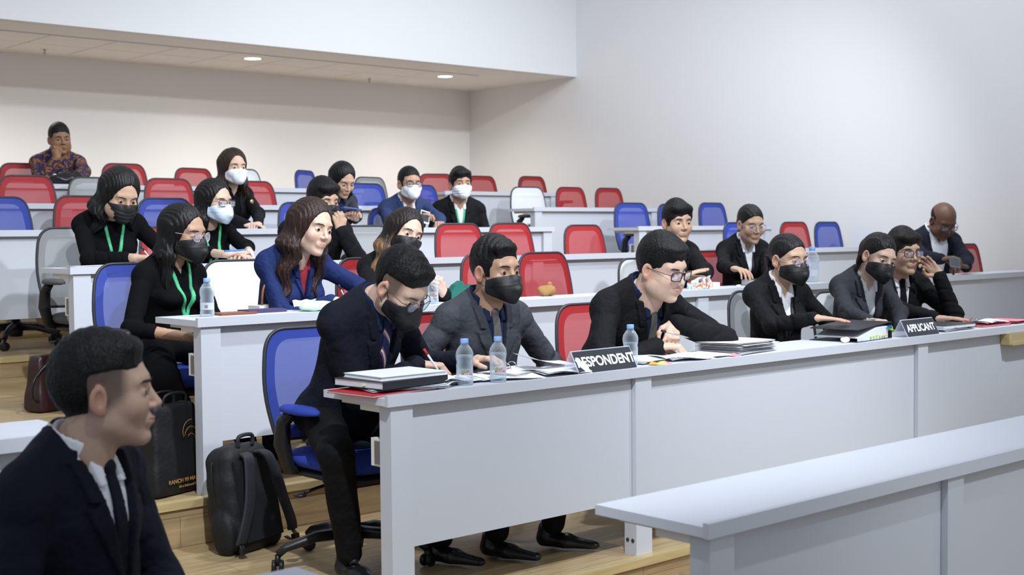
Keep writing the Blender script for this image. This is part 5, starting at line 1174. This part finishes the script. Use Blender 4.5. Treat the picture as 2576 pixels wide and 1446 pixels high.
def backpack(loc, rz, tilt, sc, label):
    t = thing('backpack', label, 'backpack', loc, rz)
    def rb(p, c, h, r): q = np.abs(p-V(*c))-V(*h)+r; return ln(np.maximum(q, 0))+np.minimum(q.max(1), 0)-r
    def f(p):
        z = p[:, 2]; p2 = p.copy(); p2[:, 0] = p[:, 0]/(1-.22*np.clip((z-.30)/.2, 0, 1)); d = rb(p2, (0, .085, .235), (.155, .085, .235), .06)
        g = smin(d, rb(p, (0, .150, .15), (.125, .05, .13), .04), .02); g = smin(g, ell(p, (-.155, .08, .10), (.03, .06, .10)), .02)
        return g+.0025*np.sin(p[:, 0]*45+z*20)*np.sin(z*38)+.003*np.exp(-((np.abs(p[:, 1]-.085)-.02)/.004)**2)
    v, fc = nets(f, (-.21, -.03, -.02), (.21, .23, .50), .006); m_ = Matrix.Scale(sc, 4) @ RX(tilt); build('bag_body', [(xfp(v, m_), fc, 0, None)], [M['nylon']], t)
    b = B(); b.box(-.115, .115, -.012, .006, .05, .40); b.bevel(.012, 3); b.xf(m_); b.done('back_padding', mat('mesh_padding', (.006, .007, .011), .95, bump=.4, bscale=300), t)
    for s_ in (-1, 1):
        b = B(); flatstrap(b, spl([(s_*.045, -.006, .425), (s_*.060, -.045, .40), (s_*.085, -.055, .30), (s_*.110, -.050, .20), (s_*.150, -.035, .10), (s_*.165, -.02, .055)]), .058, .014, (1, 0, .0)); b.xf(m_); st_ = b.done('shoulder_strap', M['nylon_grey'], t)
        b = B(); flatstrap(b, spl([(s_*.165, -.02, .055), (s_*.168, -.035, .02), (s_*.15, -.02, .012), (s_*.135, 0, .03)]), .024, .004, (1, 0, 0)); b.box(s_*.165-.016, s_*.165+.016, -.040, -.020, .012, .034); b.xf(m_); b.done('strap_buckle', M['black_plastic'], st_)
    b = B(); b.tube(spl([(-.045, .02, .455), (-.04, .01, .50), (.04, .01, .50), (.045, .02, .455)]), .009, 8); b.xf(m_); b.done('grab_handle', M['nylon_grey'], t)
    b = B(); b.tube(spl([(-.150, .10, .10), (-.150, .10, .35), (-.10, .10, .455), (0, .10, .472), (.10, .10, .455), (.150, .10, .35)]), .003, 6); b.xf(m_); b.done('zip', M['black_plastic'], t)
    return t
backpack((2.74, 4.60, .004), .30, -.20, .94, 'black backpack with grey shoulder straps leaning against the wooden step on the floor')
backpack((4.93, 7.02, ZK[3]+.489), .1, -.08, .62, 'small black backpack on the grey chair behind the highlighted hair')
def tote(name, label, loc, rz, w, d, h, m, handles=True, slump=.02):
    t = thing(name, label, 'bag', loc, rz)
    def f(p):
        z = np.clip(p[:, 2]/h, 0, 1); k = 1-.20*z; q = np.abs(np.stack([p[:, 0]/k, p[:, 1]/(1-.45*z), p[:, 2]-h/2], 1))-V(w/2, d/2, h/2)+.025
        return ln(np.maximum(q, 0))+np.minimum(q.max(1), 0)-.025+.006*np.sin(p[:, 0]*26+p[:, 2]*18)*np.sin(p[:, 2]*22)
    v, fc = nets(f, (-w*.75, -d*.8, -.02), (w*.75, d*.8, h+.04), .007); build('bag_body', [(v, fc, 0, None)], [m], t)
    if handles:
        for y in (-d*.22, d*.22):
            b = B(); b.tube(spl([(-w*.22, y, h-.03), (-w*.18, y-.01, h+.04), (w*.18, y-.01, h+.04), (w*.22, y, h-.03)]), .006, 8); b.done('handle', m, t)
    return t
t = tote('tote_bag', 'black shopping bag with gold lettering standing on the second step', (2.56, 5.08, ZK[2]+.003), .30, .30, .16, .38, M['nylon'])
M['gold_ink'] = mat('gold_print', (.42, .22, .05), .5)
text('lettering', 'RANCH 99 MARKET', .024, M['gold_ink'], t, T3(.02, -.0875, .060) @ RX(PI/2), .0006, .0004); text('lettering', "it's a balanced life", .015, M['gold_ink'], t, T3(.025, -.0875, .036) @ RX(PI/2), .0006, .0002)
for k in range(3):
    b = B(); a = k*.7; b.tube([(.06+.03*math.cos(a+u*2.2)*(1+k*.3), -.074, .20+.05*math.sin(a+u*2.2)+k*.03) for u in np.linspace(0, 1, 8)], .0014, 5); b.done('leaf_print', M['gold_ink'], t)
t = tote('maroon_handbag', 'dark maroon leather handbag on the floor of the third step', (2.69, 6.62, ZK[3]+.003), .25, .27, .15, .29, mat('maroon_leather', (.028, .008, .010), .4), False)
b = B(); b.tube(spl([(-.06, -.06, .26), (-.16, -.07, .17), (-.17, -.07, .08), (-.13, -.06, .06)]), .006, 8); b.done('handle', M['leather'], t)
